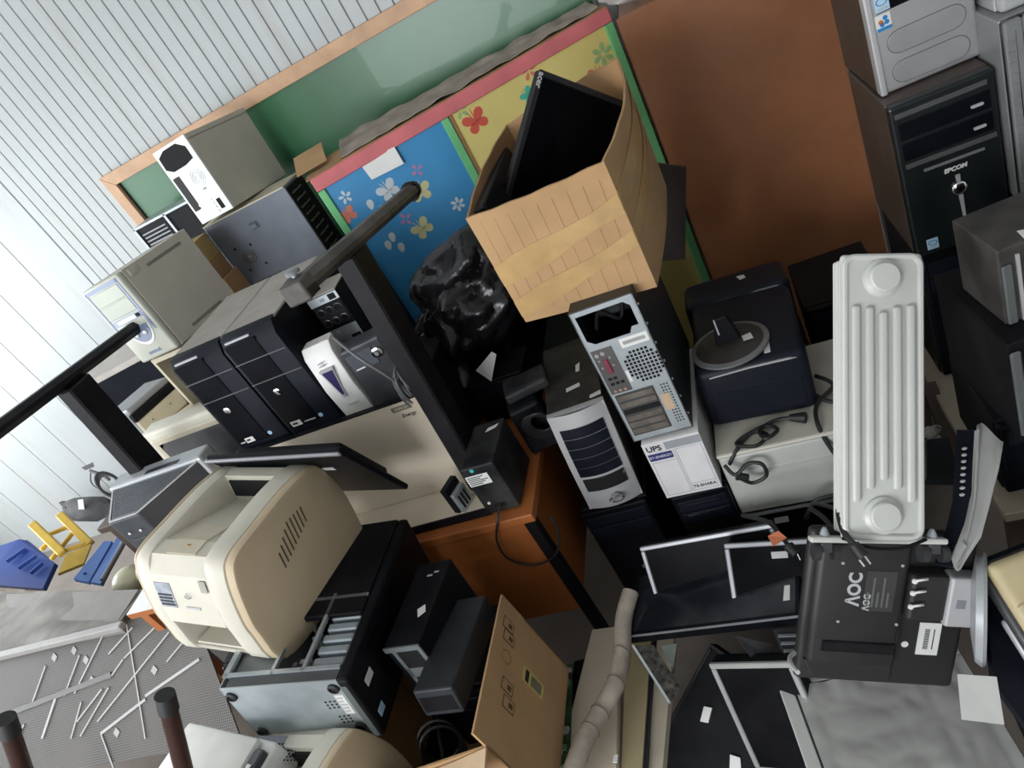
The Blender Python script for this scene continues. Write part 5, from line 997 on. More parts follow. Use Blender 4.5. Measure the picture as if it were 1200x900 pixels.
for _k in ('greyslab', 'smallpc'):
    _g = POSE[_k]; POSE[_k] = (list(Vector((0, 0, 2.1))+(Vector(_g[0])-Vector((0, 0, 2.1)))*0.88), _g[1], [v*0.88 for v in _g[2]])
plain_pc('desktop_computer', 'small black case at the bottom of the open carton', -1.13, -0.93, 0.96, 1.22, 0.402, 0.655)
t, d = at('greyslab', 'slim_computer', 'dark grey slim computer slanting in the open carton beneath the black one', 'computer')
case(t, d, mat('dark_grey_slim', (0.022, 0.026, 0.031), 0.48, var=0.1, dust=0.04, spec=0.25), 0.006); y = -d[1]/2
plate(t, 'rear_recess', black, -0.045, 0.045, 0.015, 0.060, y, 0.001)
t, d = at('smallpc', 'slim_computer', 'black slim computer with a bare steel rear and torn sticker on top', 'computer', dz=0.012)
case(t, d, black, 0.005); y = -d[1]/2; w2 = d[0]/2; sl = mat('tarnished_steel', (0.24, 0.27, 0.28), 0.4, metal=0.4)
for a in ((-w2, w2, d[2]-0.018, d[2]-0.002), (-w2+0.020, -w2+0.032, 0.0, d[2]-0.018), (w2-0.012, w2, 0.0, d[2]-0.018), (-w2+0.020, w2, 0.045, 0.080), (-w2+0.020, w2, 0.0, 0.012)): plate(t, 'rear_frame', sl, a[0], a[1], a[2], a[3], y, 0.003)
plate(t, 'rear_opening', hole, -w2+0.032, w2-0.012, 0.080, d[2]-0.018, y, 0.001); plate(t, 'rear_opening', hole, 0.0, w2-0.014, 0.015, 0.043, y, 0.001)
MB().slab([(0.010, -0.030, d[2]+0.001), (0.030, -0.016, d[2]+0.001), (0.040, -0.040, d[2]+0.001), (0.022, -0.056, d[2]+0.001)], 0.001, True).build('torn_sticker', sticker, t)
for q in (((-0.005, 0.085), (0.012, 0.09)), ((0.015, 0.095), (0.03, 0.10))): MB().box(q[0][0], q[1][0], q[0][1], q[1][1], d[2], d[2]+0.001).build('scuff', greyprint, t)
m = MB()
for k in range(6): m.ring(Vector((-1.0964, 0.8871, 0.5708))+Vector((0.004*k-0.01, -0.006*k, 0.003*(k % 3))), (0.25+0.05*k, -0.75, 0.45+0.06*(k % 2)), 0.050+0.003*(k % 3), 0.0042, 26, 8, 1.15)
m.tube([(-1.1399, 0.9649, 0.5653), (-1.1176, 0.9174, 0.5741), (-1.1023, 0.8658, 0.5611), (-1.0986, 0.8247, 0.5328)], 0.005)
tag(m.build('power_flex', rubber, smooth=True), 'coiled black mains flex hanging at the mouth of the open carton', 'cable')

# ------------------------------------------------------------------ bottom left: second printer, white device, stool legs
p_, r_, d_ = POSE['printer']; R = Matrix((r_[0:3], r_[3:6], r_[6:9])) @ Matrix.Rotation(math.radians(-14), 3, 'Y')
t = thing('laser_printer', 'second cream laser printer cut off by the bottom edge of the picture', 'printer', Vector((-1.2120, 0.7958, 0.8126)) - R @ Vector((0.15, 0.13, 0.33)), R)
laser_printer(t)
simple_box('cardboard_box', 'brown carton on the floor under the second laser printer', 'box', -1.55, -1.05, 0.28, 0.62, 0.0, 0.46, carddk)
t = thing('document_scanner', 'white flat scanner at the bottom edge below the large mesh sheet', 'scanner', (-1.60, 0.66, 0.745), Rz(-15))
MB().box(-0.17, 0.17, -0.17, 0.17, 0, 0.105, 0.012, 3).build('body', white, t, True); MB().box(-0.165, 0.135, -0.168, 0.160, 0.106, 0.132, 0.010, 2).build('lid', mat('warm_white_lid', (0.66, 0.65, 0.62), 0.45), t, True)
MB().box(0.140, 0.168, -0.16, 0.14, 0.100, 0.125, 0.004).build('control_strip', mat('charcoal_plastic', (0.035, 0.038, 0.045), 0.4), t); MB().box(0.146, 0.160, -0.08, 0.10, 0.125, 0.128).build('display', silver, t)
MB().ring((0.02, -0.03, 0.132), (0, 0, 1), 0.05, 0.0012, 20, 5, 0.7).build('pressed_outline', greyprint, t)
simple_box('cardboard_box', 'brown carton on the floor under the white scanner', 'box', -1.80, -1.575, 0.45, 0.85, 0.0, 0.744, card)
t = thing('perforated_plate', 'small perforated grey plate under the bare steel computer', 'metal plate', (0, 0, 0))
P4 = [(-1.4977, 0.8216, 0.8186), (-1.3906, 0.8252, 0.7870), (-1.3816, 0.7802, 0.7892), (-1.4360, 0.7452, 0.8131)]
MB().slab(P4, 0.003).build('plate', mat('grey_lilac_plate', (0.30, 0.30, 0.33), 0.45, metal=0.3), t)
m = MB(); a0, b0, c0 = Vector(P4[0]), Vector(P4[1]), Vector(P4[3])
nn = (b0-a0).cross(c0-a0).normalized(); nn = nn if nn.dot(Vector((0, 0, 2.1))-a0) > 0 else -nn
for i in range(9):
    for j in range(6): q = a0+(b0-a0)*(0.12+i*0.085)+(c0-a0)*(0.30+j*0.11); m.cyl(q, q+nn*0.0008, 0.0028, None, 6)
m.build('perforations', hole, t)['kind'] = 'stuff'
t = thing('upturned_stool', 'brown metal stool upside down, two capped legs rising at the lower left', 'stool', (0, 0, 0))
bt = mat('dark_brown_tube', (0.050, 0.020, 0.016), 0.28, var=0.2, metal=0.3); zs = 0.93
tops = [(-1.1084, 0.5635, 1.3784), (-1.3606, 0.5058, 1.4692), (-1.30, 0.30, 1.37), (-1.56, 0.24, 1.44)]
bots = [(-1.3198, 0.4435, 0.9300), (-1.6456, 0.3650, 0.9300), (-1.36, 0.30, zs), (-1.63, 0.24, zs)]
for a, b in zip(tops, bots):
    a = Vector(a); b = Vector(b); dv = (b-a).normalized()
    lg = MB().cyl(a+dv*0.03, b, 0.0155, 0.0155, 20).build('leg', bt, t, True); MB().cyl(a, a+dv*0.036, 0.0170, 0.0175, 20).build('rubber_cap', rubber, lg, True)
sc = sum((Vector(b) for b in bots), Vector())/4
MB().lathe([(0.20, -0.03), (0.205, -0.02), (0.205, -0.004), (0.19, 0.0)], sc, (0, 0, 1), 36).build('seat', dkw, t)

# ------------------------------------------------------------------ far left: dusty cabinet, mesh sheet, children's chairs
dustg = mat('dusty_grey_board', (0.20, 0.19, 0.175), 0.85, var=0.25, scale=7, dust=0.3)
t = thing('dusty_cabinet', 'low cabinet with a grey dust covered top at the left edge', 'cabinet', (-3.50, 1.85, 0))
MB().prism([(-0.85, -0.37), (0.78, -0.37), (0.78, -0.20), (-0.85, 0.13)], 0, 0.69, 'z').build('carcass', mat('grey_board', (0.22, 0.21, 0.20), 0.8), t)
MB().surf(lambda u, v: Vector((-0.87+1.67*u, -0.38+(0.53-0.35*u)*v, 0.694+0.020*mnoise.noise(Vector((u*4, v*3, 5)))+0.012*math.sin(u*3+v*2))), 30, 16, 0.006).build('dusty_top', dustg, t, True)
MB().box(-0.88, 0.84, -0.405, -0.372, 0.676, 0.705, 0.004).build('front_rail', mat('pale_grey_rail', (0.30, 0.29, 0.28), 0.6), t)
MB().tube([(-3.8850, 1.8993, 0.7250), (-3.5483, 1.8022, 0.7250), (-3.0899, 1.6346, 0.7200), (-2.6317, 1.4637, 0.7150)], 0.011).build('pale_rod', mat('pale_rod', (0.52, 0.51, 0.48), 0.6), t, True)
MB().tube([(-3.6901, 1.9588, 0.7800), (-3.3933, 1.8937, 0.8000), (-3.0798, 1.7902, 0.7800), (-2.6549, 1.6185, 0.7400)], 0.007).build('white_wire', white, t, True)
MB().slab([(-3.8371, 1.9427, 0.8000), (-3.6737, 1.9603, 0.8000), (-3.7229, 1.9665, 0.7600), (-3.8806, 1.9357, 0.7600)], 0.03).build('trim_board', mat('pale_grey_rail', (0.30, 0.29, 0.28), 0.6), t)
# perforated sheet
mesh_m = bpy.data.materials.new('perforated_mesh'); mesh_m.use_nodes = True; nt = mesh_m.node_tree; N = nt.nodes; L = nt.links; b_ = N['Principled BSDF']
tc = N.new('ShaderNodeTexCoord'); vo = N.new('ShaderNodeTexVoronoi'); vo.voronoi_dimensions = '2D'; vo.inputs['Scale'].default_value = 105; vo.inputs['Randomness'].default_value = 0.0; L.new(tc.outputs['Object'], vo.inputs['Vector'])
r_ = N.new('ShaderNodeValToRGB'); r_.color_ramp.elements[0].position = 0.25; r_.color_ramp.elements[1].position = 0.42; r_.color_ramp.elements[0].color = (0.018, 0.017, 0.016, 1); r_.color_ramp.elements[1].color = (0.115, 0.107, 0.10, 1)
L.new(vo.outputs['Distance'], r_.inputs['Fac']); nz = N.new('ShaderNodeTexNoise'); nz.inputs['Scale'].default_value = 3; nz.inputs['Detail'].default_value = 6; L.new(tc.outputs['Object'], nz.inputs['Vector'])
nr = N.new('ShaderNodeValToRGB'); nr.color_ramp.elements[0].position = 0.40; nr.color_ramp.elements[1].position = 0.75; L.new(nz.outputs['Fac'], nr.inputs['Fac'])
mx = N.new('ShaderNodeMixRGB'); mx.inputs['Color2'].default_value = (0.105, 0.094, 0.088, 1); L.new(nr.outputs['Color'], mx.inputs['Fac']); L.new(r_.outputs['Color'], mx.inputs['Color1']); L.new(mx.outputs['Color'], b_.inputs['Base Color']); b_.inputs['Roughness'].default_value = 0.6
t = thing('mesh_sheet', 'large grey perforated sheet with pale strips leaning in the lower left corner', 'mesh sheet', (0, 0, 0))
A_, B_, C_, D_ = (Vector(q) for q in ((-3.8408, 1.4489, 0.6600), (-2.3742, 1.5388, 0.6600), ((-2.1973, 1.1548, 0.2826), (-2.1973, 1.1548, 0.2826))[0], (-3.8656, 1.1021, 0.3300)))
u_ = (B_-A_).normalized(); n_ = (B_-A_).cross(D_-A_).normalized(); v_ = n_.cross(u_)
MS = Matrix.Translation(A_) @ Matrix((u_, v_, n_)).transposed().to_4x4(); MI = MS.inverted()
so = MB().prism([tuple((MI @ q)[:2]) for q in (A_, B_, C_, D_)], -0.003, 0.003, 'z').build('sheet', mesh_m, t); so.matrix_local = MS
nn = (B_-A_).cross(D_-A_).normalized(); nn = nn if nn.dot(Vector((0, 0, 2.1))-A_) > 0 else -nn
strips = [((-2.7099, 1.5074, 0.6497), (-2.6655, 1.1879, 0.3417)), ((-2.6791, 1.4947, 0.6357), (-2.8233, 1.4322, 0.5844)), ((-2.5456, 1.4891, 0.6225), (-2.7406, 1.4130, 0.5612)), ((-2.7457, 1.4110, 0.5596), (-2.8194, 1.3689, 0.5236)), ((-2.4871, 1.4644, 0.5955), (-2.9158, 1.2493, 0.4150)), ((-2.3937, 1.4440, 0.5705), (-2.5161, 1.3846, 0.5209)), ((-2.3511, 1.3777, 0.5047), (-2.6446, 1.3014, 0.4489)), ((-2.6463, 1.2922, 0.4402), (-2.9020, 1.2154, 0.3818)), ((-2.8485, 1.4860, 0.6373), (-3.0349, 1.3366, 0.5055)), ((-2.9889, 1.4439, 0.6053), (-3.0958, 1.3337, 0.5062)), ((-3.1348, 1.3463, 0.5206), (-3.2442, 1.2209, 0.4071)), ((-2.8775, 1.3372, 0.4968), (-3.0319, 1.2565, 0.4287)), ((-2.8387, 1.3392, 0.4964), (-3.0183, 1.2152, 0.3884)), ((-2.9991, 1.3098, 0.4777), (-3.0732, 1.2112, 0.3878)), ((-2.9020, 1.2154, 0.3818), (-2.8474, 1.1178, 0.2853)), ((-3.1963, 1.4287, 0.6029), (-3.3003, 1.3157, 0.5010)), ((-3.3484, 1.2690, 0.4592), (-3.3959, 1.2271, 0.4219))]
ps = mat('pale_strip', (0.40, 0.40, 0.39), 0.5)
for k, (a, b) in enumerate(strips):
    a = Vector(a)+nn*0.006; b = Vector(b)+nn*0.006
    MB().beam(a, b, 0.011 if k in (6, 7, 10) else 0.006, 0.004, up=nn).build('pale_strip', ps, t)
a, b = ((-3.6208, 1.2858, 0.4913), (-2.8187, 1.3736, 0.5281))
MB().beam(Vector(a)+nn*0.006, Vector(b)+nn*0.006, 0.022, 0.008, up=nn).build('cross_bar', mat('dark_grey_bar', (0.15, 0.145, 0.14), 0.6), t)
for q in (((-3.1413, 1.4494, 0.6195), (-3.1365, 1.4465, 0.6164)), ((-3.0219, 1.4593, 0.6219), (-3.0173, 1.4564, 0.6189)), ((-2.9566, 1.4263, 0.5866), (-2.9521, 1.4235, 0.5836)), ((-2.9314, 1.3655, 0.5270), (-2.9270, 1.3627, 0.5240)), ((-2.5869, 1.3670, 0.5083), (-2.5829, 1.3644, 0.5055)), ((-2.8173, 1.2128, 0.3743), (-2.8131, 1.2102, 0.3716))):
    c = Vector(q[0])+nn*0.006; u_ = (B_-A_).normalized(); v_ = nn.cross(u_)
    MB().slab([c+u_*0.018, c+v_*0.02, c-u_*0.018, c-v_*0.02], 0.002).build('chip', mat('grey_chip', (0.36, 0.36, 0.35), 0.6), t)
# children's furniture by the wall
yel = mat('yellow_paint', (0.66, 0.44, 0.07), 0.5, var=0.12); bl = mat('cobalt_plastic', (0.013, 0.050, 0.26), 0.4, var=0.1); lb = mat('light_blue_plastic', (0.10, 0.20, 0.50), 0.45, var=0.08)
t = thing('child_chair', 'small yellow wooden child chair tipped over by the wall', 'chair', (0, 0, 0))
for a, b in (((-3.9223, 2.4136, 0.7219), (-3.7223, 2.2758, 0.5573)), ((-3.9731, 2.3037, 0.7850), (-3.7719, 2.1691, 0.6248))): MB().beam(a, b, 0.045, 0.04, bev=0.006).build('leg', yel, t)
for a, b in (((-3.9360, 2.2893, 0.6941), (-3.8701, 2.3613, 0.6606)), ((-3.8585, 2.1533, 0.6218), (-3.8224, 2.3428, 0.6366)), ((-3.7839, 2.1990, 0.6208), (-3.7321, 2.2797, 0.5707)), ((-3.9029, 2.1824, 0.6807), (-3.8971, 2.2475, 0.6798))): MB().beam(a, b, 0.022, 0.022, bev=0.004).build('stretcher', yel, t)
MB().slab([(-3.7610, 2.1681, 0.6152), (-3.6977, 2.2675, 0.5667), (-3.6696, 2.1413, 0.5461), (-3.7467, 2.0584, 0.5907)], 0.025).build('seat', yel, t)
t = thing('child_desk_top', 'cobalt blue ribbed plastic child desk top at the left edge', 'desk', (0, 0, 0))
q = [(-4.3930, 2.2270, 0.7645), (-4.1690, 2.3013, 0.7208), (-4.1276, 2.3043, 0.6956), (-3.8778, 2.1614, 0.5880), (-3.8731, 2.0163, 0.5540), (-4.2774, 2.0436, 0.6895)]
MB().slab(q, 0.03).build('plate', bl, t)
for a, b in (((-4.1432, 2.1541, 0.6987), (-4.0829, 2.2373, 0.6872)), ((-4.0538, 2.1178, 0.6563), (-3.9832, 2.1850, 0.6521)), ((-3.9627, 2.0873, 0.6219), (-3.9201, 2.1449, 0.6228))): MB().beam(a, b, 0.012, 0.02).build('rib', bl, t)
MB().tube([(-4.1646, 2.1916, 0.6425), (-4.7419, 2.4299, 0.3500), (-5.5146, 2.7969, 0.0000)], 0.012).build('leg', darksilver, t)
t = thing('slatted_chair', 'light blue slatted child chair on a grey tube frame beside the yellow chair', 'chair', (0, 0, 0))
MB().slab([(-3.5641, 1.9861, 0.5849), (-3.5377, 2.2257, 0.5858), (-3.5012, 2.2308, 0.5675), (-3.4804, 1.9744, 0.5456)], 0.025).build('slat', lb, t); MB().slab([(-3.4727, 1.9755, 0.5418), (-3.4740, 2.2570, 0.5696), (-3.4416, 2.2616, 0.5532), (-3.4101, 1.9657, 0.5210)], 0.025).build('slat', lb, t)
for k in range(6): MB().beam((-3.5102, 2.0082, 0.5811), (-3.4986, 2.0098, 0.5753), 0.01, 0.01).build('slot', bl, t) if k == 0 else None
MB().tube([(-3.3974, 1.9770, 0.5300), (-3.4059, 2.1592, 0.5452), (-3.4036, 2.2426, 0.5560), (-3.3521, 2.2379, 0.5514), (-3.2293, 2.1529, 0.4876), (-3.1621, 2.0809, 0.4445)], 0.014).build('tube_frame', mat('grey_tube', (0.22, 0.23, 0.25), 0.4, metal=0.4), t, True)
MB().tube([(-3.2293, 2.1529, 0.4876), (-3.6556, 2.3762, 0.2000), (-3.9780, 2.5634, 0.0000)], 0.012).build('leg', mat('grey_tube', (0.22, 0.23, 0.25), 0.4, metal=0.4), t, True)
for nm, (cc, rr), lab in (('helmet', ((-3.0798, 1.8745, 0.5599), 0.085), 'cream rounded plastic helmet, left of the two by the white table'), ('helmet', ((-2.9174, 1.8960, 0.5777), 0.085), 'cream rounded plastic helmet, right of the two by the white table')):
    t = thing(nm, lab, 'helmet', cc, None, 'cream helmets')
    MB().ball((0, 0, 0), rr, 24, (1.0, 0.95, 0.85)).build('shell', mat('yellowed_cream', (0.52, 0.50, 0.36), 0.35, var=0.08), t, True); MB().ring((0, 0, -0.01), (0.2, -0.2, 1), rr*0.98, 0.004, 28, 6).build('seam', tan, t)
    MB().lathe([(0.018, 0), (0.016, 0.01)], (0.045, -0.065, -0.02), (0.5, -0.8, 0.1), 14).build('hole_plug', ink, t)
simple_box('crate', 'dark box behind the slatted blue chair near the wall', 'crate', -3.45, -3.05, 2.25, 2.65, 0.0, 0.62, mat('dark_crate', (0.02, 0.02, 0.022), 0.6))
simple_box('crate', 'low carton under the cream helmets', 'crate', -3.25, -2.62, 2.10, 2.24, 0.0, 0.50, carddk)
MBt = MB(); MBt.slab([(-4.3029, 2.7500, 0.1530), (-3.9817, 2.7500, 0.3694), (-3.9236, 2.7500, 0.3656), (-4.2131, 2.7500, 0.1053)], 0.05); tag(MBt.build('board_offcut', mat('pale_dusty_board', (0.50, 0.47, 0.44), 0.8)), 'pale board offcut leaning behind the light blue chair', 'board')
def fcloth(u, v):
    a = Vector((-4.8161, 3.0500, 0.4559)); b = Vector((-4.1641, 3.0500, 0.2618)); c = Vector((-4.7937, 3.0000, 0.3313)); return a+(b-a)*u+(c-a)*v+Vector((0, -0.05*math.sin(u*7)*math.sin(v*3), 0.03*mnoise.noise(Vector((u*5, v*3, 2)))))
tag(MB().surf(fcloth, 16, 8, 0.03).build('folded_mat', mat('dark_grey_cloth', (0.055, 0.055, 0.058), 0.7, var=0.3, scale=20), smooth=True), 'dark grey folded mat propped against the foot of the clad wall', 'mat')
MB_ = MB(); MB_.slab([(-4.5851, 2.9800, 0.4601), (-4.5406, 2.9800, 0.4531), (-4.5973, 2.9700, 0.3785), (-4.6416, 2.9700, 0.3939)], 0.002); tag(MB_.build('paper_scrap', sticker), 'small pale scrap on the dark folded mat', 'paper')
# ------------------------------------------------------------------ bottom right: heap of screens
satin = mat('satin_black_bezel', (0.018, 0.018, 0.020), 0.35)
t, d = at('aoc', 'monitor', 'black AOC screen lying face down with its silver round foot to the right', 'monitor')
w2, h = d[0]/2, d[2]; y = -d[1]/2; ab = mat('fine_black_texture', (0.020, 0.019, 0.019), 0.5, var=0.1, bump=0.1, bscale=400)
MB().box(-w2, w2, y+0.028, y+0.058, 0, h, 0.012, 3).build('front_frame', ab, t, True)
MB().box(-w2+0.012, 0.030, y, y+0.030, 0.062, h-0.004, 0.014, 3).build('rear_shell', ab, t, True)
MB().prism([(-w2+0.012, 0.062), (0.030, 0.062), (0.030, 0.02), (-w2+0.03, 0.02)], y+0.016, y+0.030, 'y', 0.004).build('shell_step', ab, t)
MB().box(-0.128, 0.022, y-0.003, y+0.004, 0.100, 0.128, 0.002).build('vent_bar', black, t)
m = MB()
for k in range(34): m.box(-0.122+k*0.0042, -0.1195+k*0.0042, y-0.0036, y, 0.104, 0.124)
m.build('vent_slots', hole, t)['kind'] = 'stuff'
UPL = ((0, 0, 1), (-1, 0, 0))
text('\u039bOC', 0.036, 'lettering', greyprint, t, (-0.075, y-0.0008, 0.255), UPL, bold=0.0012)
text('\u039bOC', 0.018, 'lettering', greyprint, t, (-0.048, y-0.0008, 0.225), UPL, bold=0.0006)
lbp = MB().box(-0.055, 0.005, y-0.0008, y, 0.205, 0.300, 0).build('rating_plate', mat('rating_plate', (0.045, 0.043, 0.042), 0.5), t)
for k in range(5): MB().box(-0.050+k*0.010, -0.046+k*0.010, y-0.0014, y, 0.215, 0.250+0.035*((k*3) % 2)).build('print_line', mat('dim_print', (0.12, 0.12, 0.12), 0.6), lbp)
for cx, cz in ((-0.105, 0.315), (-0.100, 0.175), (0.012, 0.315), (0.018, 0.175)): MB().lathe([(0.0035, 0), (0.003, 0.0015)], (cx, y, cz), (0, -1, 0), 10).build('screw', silver, t)
st = MB().box(0.078, 0.122, y+0.0262, y+0.0285, 0.085, 0.165).build('label', sticker, t)
for k in range(16): MB().box(0.090, 0.100, y+0.0256, y+0.027, 0.100+k*0.0032, 0.1016+k*0.0032).build('bar_code', ink, st)
MB().box(0.108, 0.110, y+0.0256, y+0.027, 0.10, 0.15).build('print_line', ink, st)
MB().lathe([(0.0075, 0), (0.0075, 0.001)], (0.054, y+0.028, 0.108), (0, -1, 0), 16).build('round_sticker', sticker, t)
MB().box(0.030, 0.104, y-0.012, y+0.028, 0.192, 0.300, 0.008, 2).build('neck', ab, t); nk = MB().box(0.102, 0.158, y-0.018, y+0.022, 0.186, 0.302, 0.006, 2).build('neck_cover', silver, t)
MB().box(0.118, 0.136, y-0.0188, y-0.017, 0.232, 0.252, 0.0).build('latch', darksilver, nk)
MB().lathe([(0.108, 0.0), (0.112, 0.006), (0.104, 0.018), (0.05, 0.026), (0.01, 0.026)], (0.160, y-0.045, 0.252), (-0.90, 0.42, -0.13), 48).build('round_foot', mat('silver_foot', (0.46, 0.48, 0.50), 0.32, metal=0.3), t, True)
for z in (0.290, 0.262, 0.230):
    ck = MB().tube([(0.030, y-0.014, z-0.004), (0.036, y-0.020, z+0.004), (0.046, y-0.022, z+0.008), (0.056, y-0.016, z+0.006)], 0.0026); ck.ball((0.033, y-0.016, z), 0.006, 10); ck.build('cable_hook', sticker, t, True)

t, d = at('greymon', 'monitor', 'pale grey framed screen wrapped in clear film lying face up under the AOC screen', 'monitor', dz=-0.0)
pg = mat('pale_grey_bezel', (0.50, 0.51, 0.49), 0.4, var=0.05)
lcd(t, d, pg, mat('grey_screen', (0.22, 0.22, 0.215), 0.35, var=0.2), 0.032)
film = mat('clear_film', (0.50, 0.50, 0.485), 0.16, var=0.05, scale=6, alpha=0.72, spec=0.8)
def ffilm(u, v): return Vector((-0.175+0.35*u, -0.034-0.006*abs(mnoise.noise(Vector((u*5, v*4, 1))))-0.0025*abs(mnoise.noise(Vector((u*9, v*7, 4)))), 0.035+0.285*v))
MB().surf(ffilm, 50, 40).build('plastic_film', film, t, True, 1.2)
MB().box(0.12, 0.16, -0.0315, -0.030, 0.334, 0.342).build('white_tab', sticker, t)
P4 = [(0.1066, 0.8384, 0.6513), (0.1699, 0.8384, 0.6255), (0.1505, 0.7569, 0.6100), (0.0853, 0.7588, 0.6401)]
tag(MB().slab(P4, 0.001).build('paper_sheet', paper), 'blank square of white paper lying beside the AOC screen', 'paper')

for key, lab, fr, dx in (('tvflat', 'black television lying on its back across the heap of screens', blackgl, 0),):
    t, d = at(key, 'television', lab, 'television')
    w2, d2, h = d[0]/2, d[1]/2, d[2]
    MB().box(-w2, w2, -d2, d2, 0.004, h, 0.004).build('body', blackgl, t); MB().box(-w2+0.012, w2-0.012, -d2+0.012, d2-0.012, h, h+0.0012).build('screen', mat('smeared_glass', (0.008, 0.010, 0.015), 0.16, var=0.3, dust=0.05), t)
    MB().box(-w2, w2, -d2-0.001, -d2+0.002, h-0.005, h+0.001).build('edge_line', darksilver, t)
    MB().slab([(0.205, -0.06, h+0.002), (0.222, -0.06, h+0.002), (0.222, -0.015, h+0.002), (0.208, -0.015, h+0.002)], 0.001, True).build('torn_sticker', sticker, t)
_g = POSE['m3']; POSE['m3'] = (list(Vector((0, 0, 2.1))+(Vector(_g[0])-Vector((0, 0, 2.1)))*0.925), _g[1], [0.333, 0.05, 0.275])
for _k in ('m1', 'm3'):
    _g = POSE[_k]; _r = Matrix((_g[1][0:3], _g[1][3:6], _g[1][6:9])); POSE[_k] = (list(Vector(_g[0])+_r @ Vector((0, 0, 0.09))), _g[1], [_g[2][0], 0.05, _g[2][2]-0.09])
for key, lab, fm in (('m1', 'silver framed flat screen leaning at the left of the heap under the white power unit', darksilver), ('m2', 'silver framed flat screen leaning below the pale appliance', darksilver), ('m3', 'silver framed flat screen half under the radiator foot', darksilver)):
    t, d = at(key, 'monitor', lab, 'monitor', 'silver framed screens in the heap'); lcd(t, d, fm, screen, 0.013)
    if key != 'm1': plate(t, 'torn_sticker', mat('grey_sticker', (0.42, 0.42, 0.42), 0.6), -0.05, -0.01, d[2]-0.045, d[2]-0.028, -d[1]/2+0.004, 0.001)
_m4 = POSE['m4']; _R4 = Matrix((_m4[1][0:3], _m4[1][3:6], _m4[1][6:9])); _p4 = Vector((0, 0, 2.1))+(Vector(_m4[0])-Vector((0, 0, 2.1)))*1.05+_R4 @ Vector((-0.075, 0, 0)); POSE['m4'] = (list(_p4), _m4[1], [0.226, 0.05, 0.31])
t, d = at('m4', 'monitor', 'silver framed flat screen at the bottom left of the AOC screen', 'monitor', 'silver framed screens in the heap'); lcd(t, d, mat('grey_silver_light', (0.36, 0.37, 0.36), 0.4, metal=0.2), screen, 0.015)
_b = POSE['bigtv']; POSE['bigtv'] = (list(Vector((0, 0, 2.1))+(Vector(_b[0])-Vector((0, 0, 2.1)))*1.09), _b[1], [0.56, 0.05, 0.39])
t, d = at('bigtv', 'television', 'wide black television leaning in the heap with white paper scraps on it', 'television'); lcd(t, d, satin, mat('dead_black_glass', (0.0015, 0.0015, 0.002), 0.3, spec=0.03, var=0.05), 0.012)
for q in (((-0.215, 0.235), (-0.195, 0.245), (-0.185, 0.205), (-0.205, 0.195)), ((-0.10, 0.175), (-0.075, 0.185), (-0.055, 0.155), (-0.085, 0.145)), ((-0.245, 0.345), (-0.23, 0.345), (-0.235, 0.325))):
    m = MB(); m.prism([(a, b) for a, b in q], -0.028, -0.0205, 'y'); m.build('paper_scrap', sticker, t)
# plug lying over the AOC screen, orange tape tag
m = MB(); m.tube([(0.0138, 1.1556, 0.8640), (-0.0028, 1.0758, 0.8898), (-0.0046, 1.0149, 0.8946), (0.0073, 0.9882, 0.8835)], 0.0065)
m.cyl((0.0039, 0.9895, 0.8882), (0.0146, 0.9710, 0.8708), 0.011, 0.014, 12); cp = m.build('plug_lead', rubber, None, True); tag(cp, 'black two pin mains plug hanging over the AOC screen', 'cable')
m = MB(); m.cyl((0.0156, 0.9744, 0.8715), (0.0219, 0.9609, 0.8574), 0.0024, None, 8); m.cyl((0.0044, 0.9682, 0.8698), (0.0102, 0.9565, 0.8589), 0.0024, None, 8); m.build('pin', chrome, cp)
m = MB(); m.tube([(-0.2363, 1.3721, 0.6232), (-0.1730, 1.3120, 0.6428), (-0.1490, 1.2524, 0.6512), (-0.1339, 1.2094, 0.6522)], 0.006); m.cyl((-0.1364, 1.2113, 0.6571), (-0.1226, 1.1875, 0.6494), 0.014, 0.012, 12); cp = m.build('plug_lead', rubber, None, True); tag(cp, 'black lead with an orange tape tag crossing the silver framed screens', 'cable')
MB().slab([(-0.1748, 1.2307, 0.6858), (-0.1488, 1.2413, 0.6840), (-0.1347, 1.2303, 0.6662), (-0.1695, 1.2067, 0.6738)], 0.004).build('orange_tape', mat('orange_tape', (0.62, 0.20, 0.10), 0.5), cp)
m = MB(); m.cyl((-0.1214, 1.1900, 0.6525), (-0.1189, 1.1812, 0.6365), 0.002, None, 8); m.build('pin', chrome, cp)
m = MB(); m.tube([(-0.0627, 1.2948, 0.6769), (-0.0332, 1.2067, 0.7166), (-0.0182, 1.0604, 0.7747)], 0.006); m.tube([(-0.0497, 1.3036, 0.6816), (0.0003, 1.1875, 0.7629), (0.0263, 1.0409, 0.8124)], 0.005); tag(m.build('loose_lead', rubber, None, True), 'pair of loose black leads crossing under the radiator foot', 'cable')
m = MB(); m.tube([(-0.1703, 0.8508, 0.7107), (-0.1825, 0.8836, 0.6910), (-0.1848, 0.9162, 0.6641), (-0.1765, 0.9351, 0.6477)], 0.005); tag(m.build('screen_lead', mat('pale_cable', (0.5, 0.5, 0.5), 0.5), None, True), 'short pale lead at the left corner of the wrapped screen', 'cable')

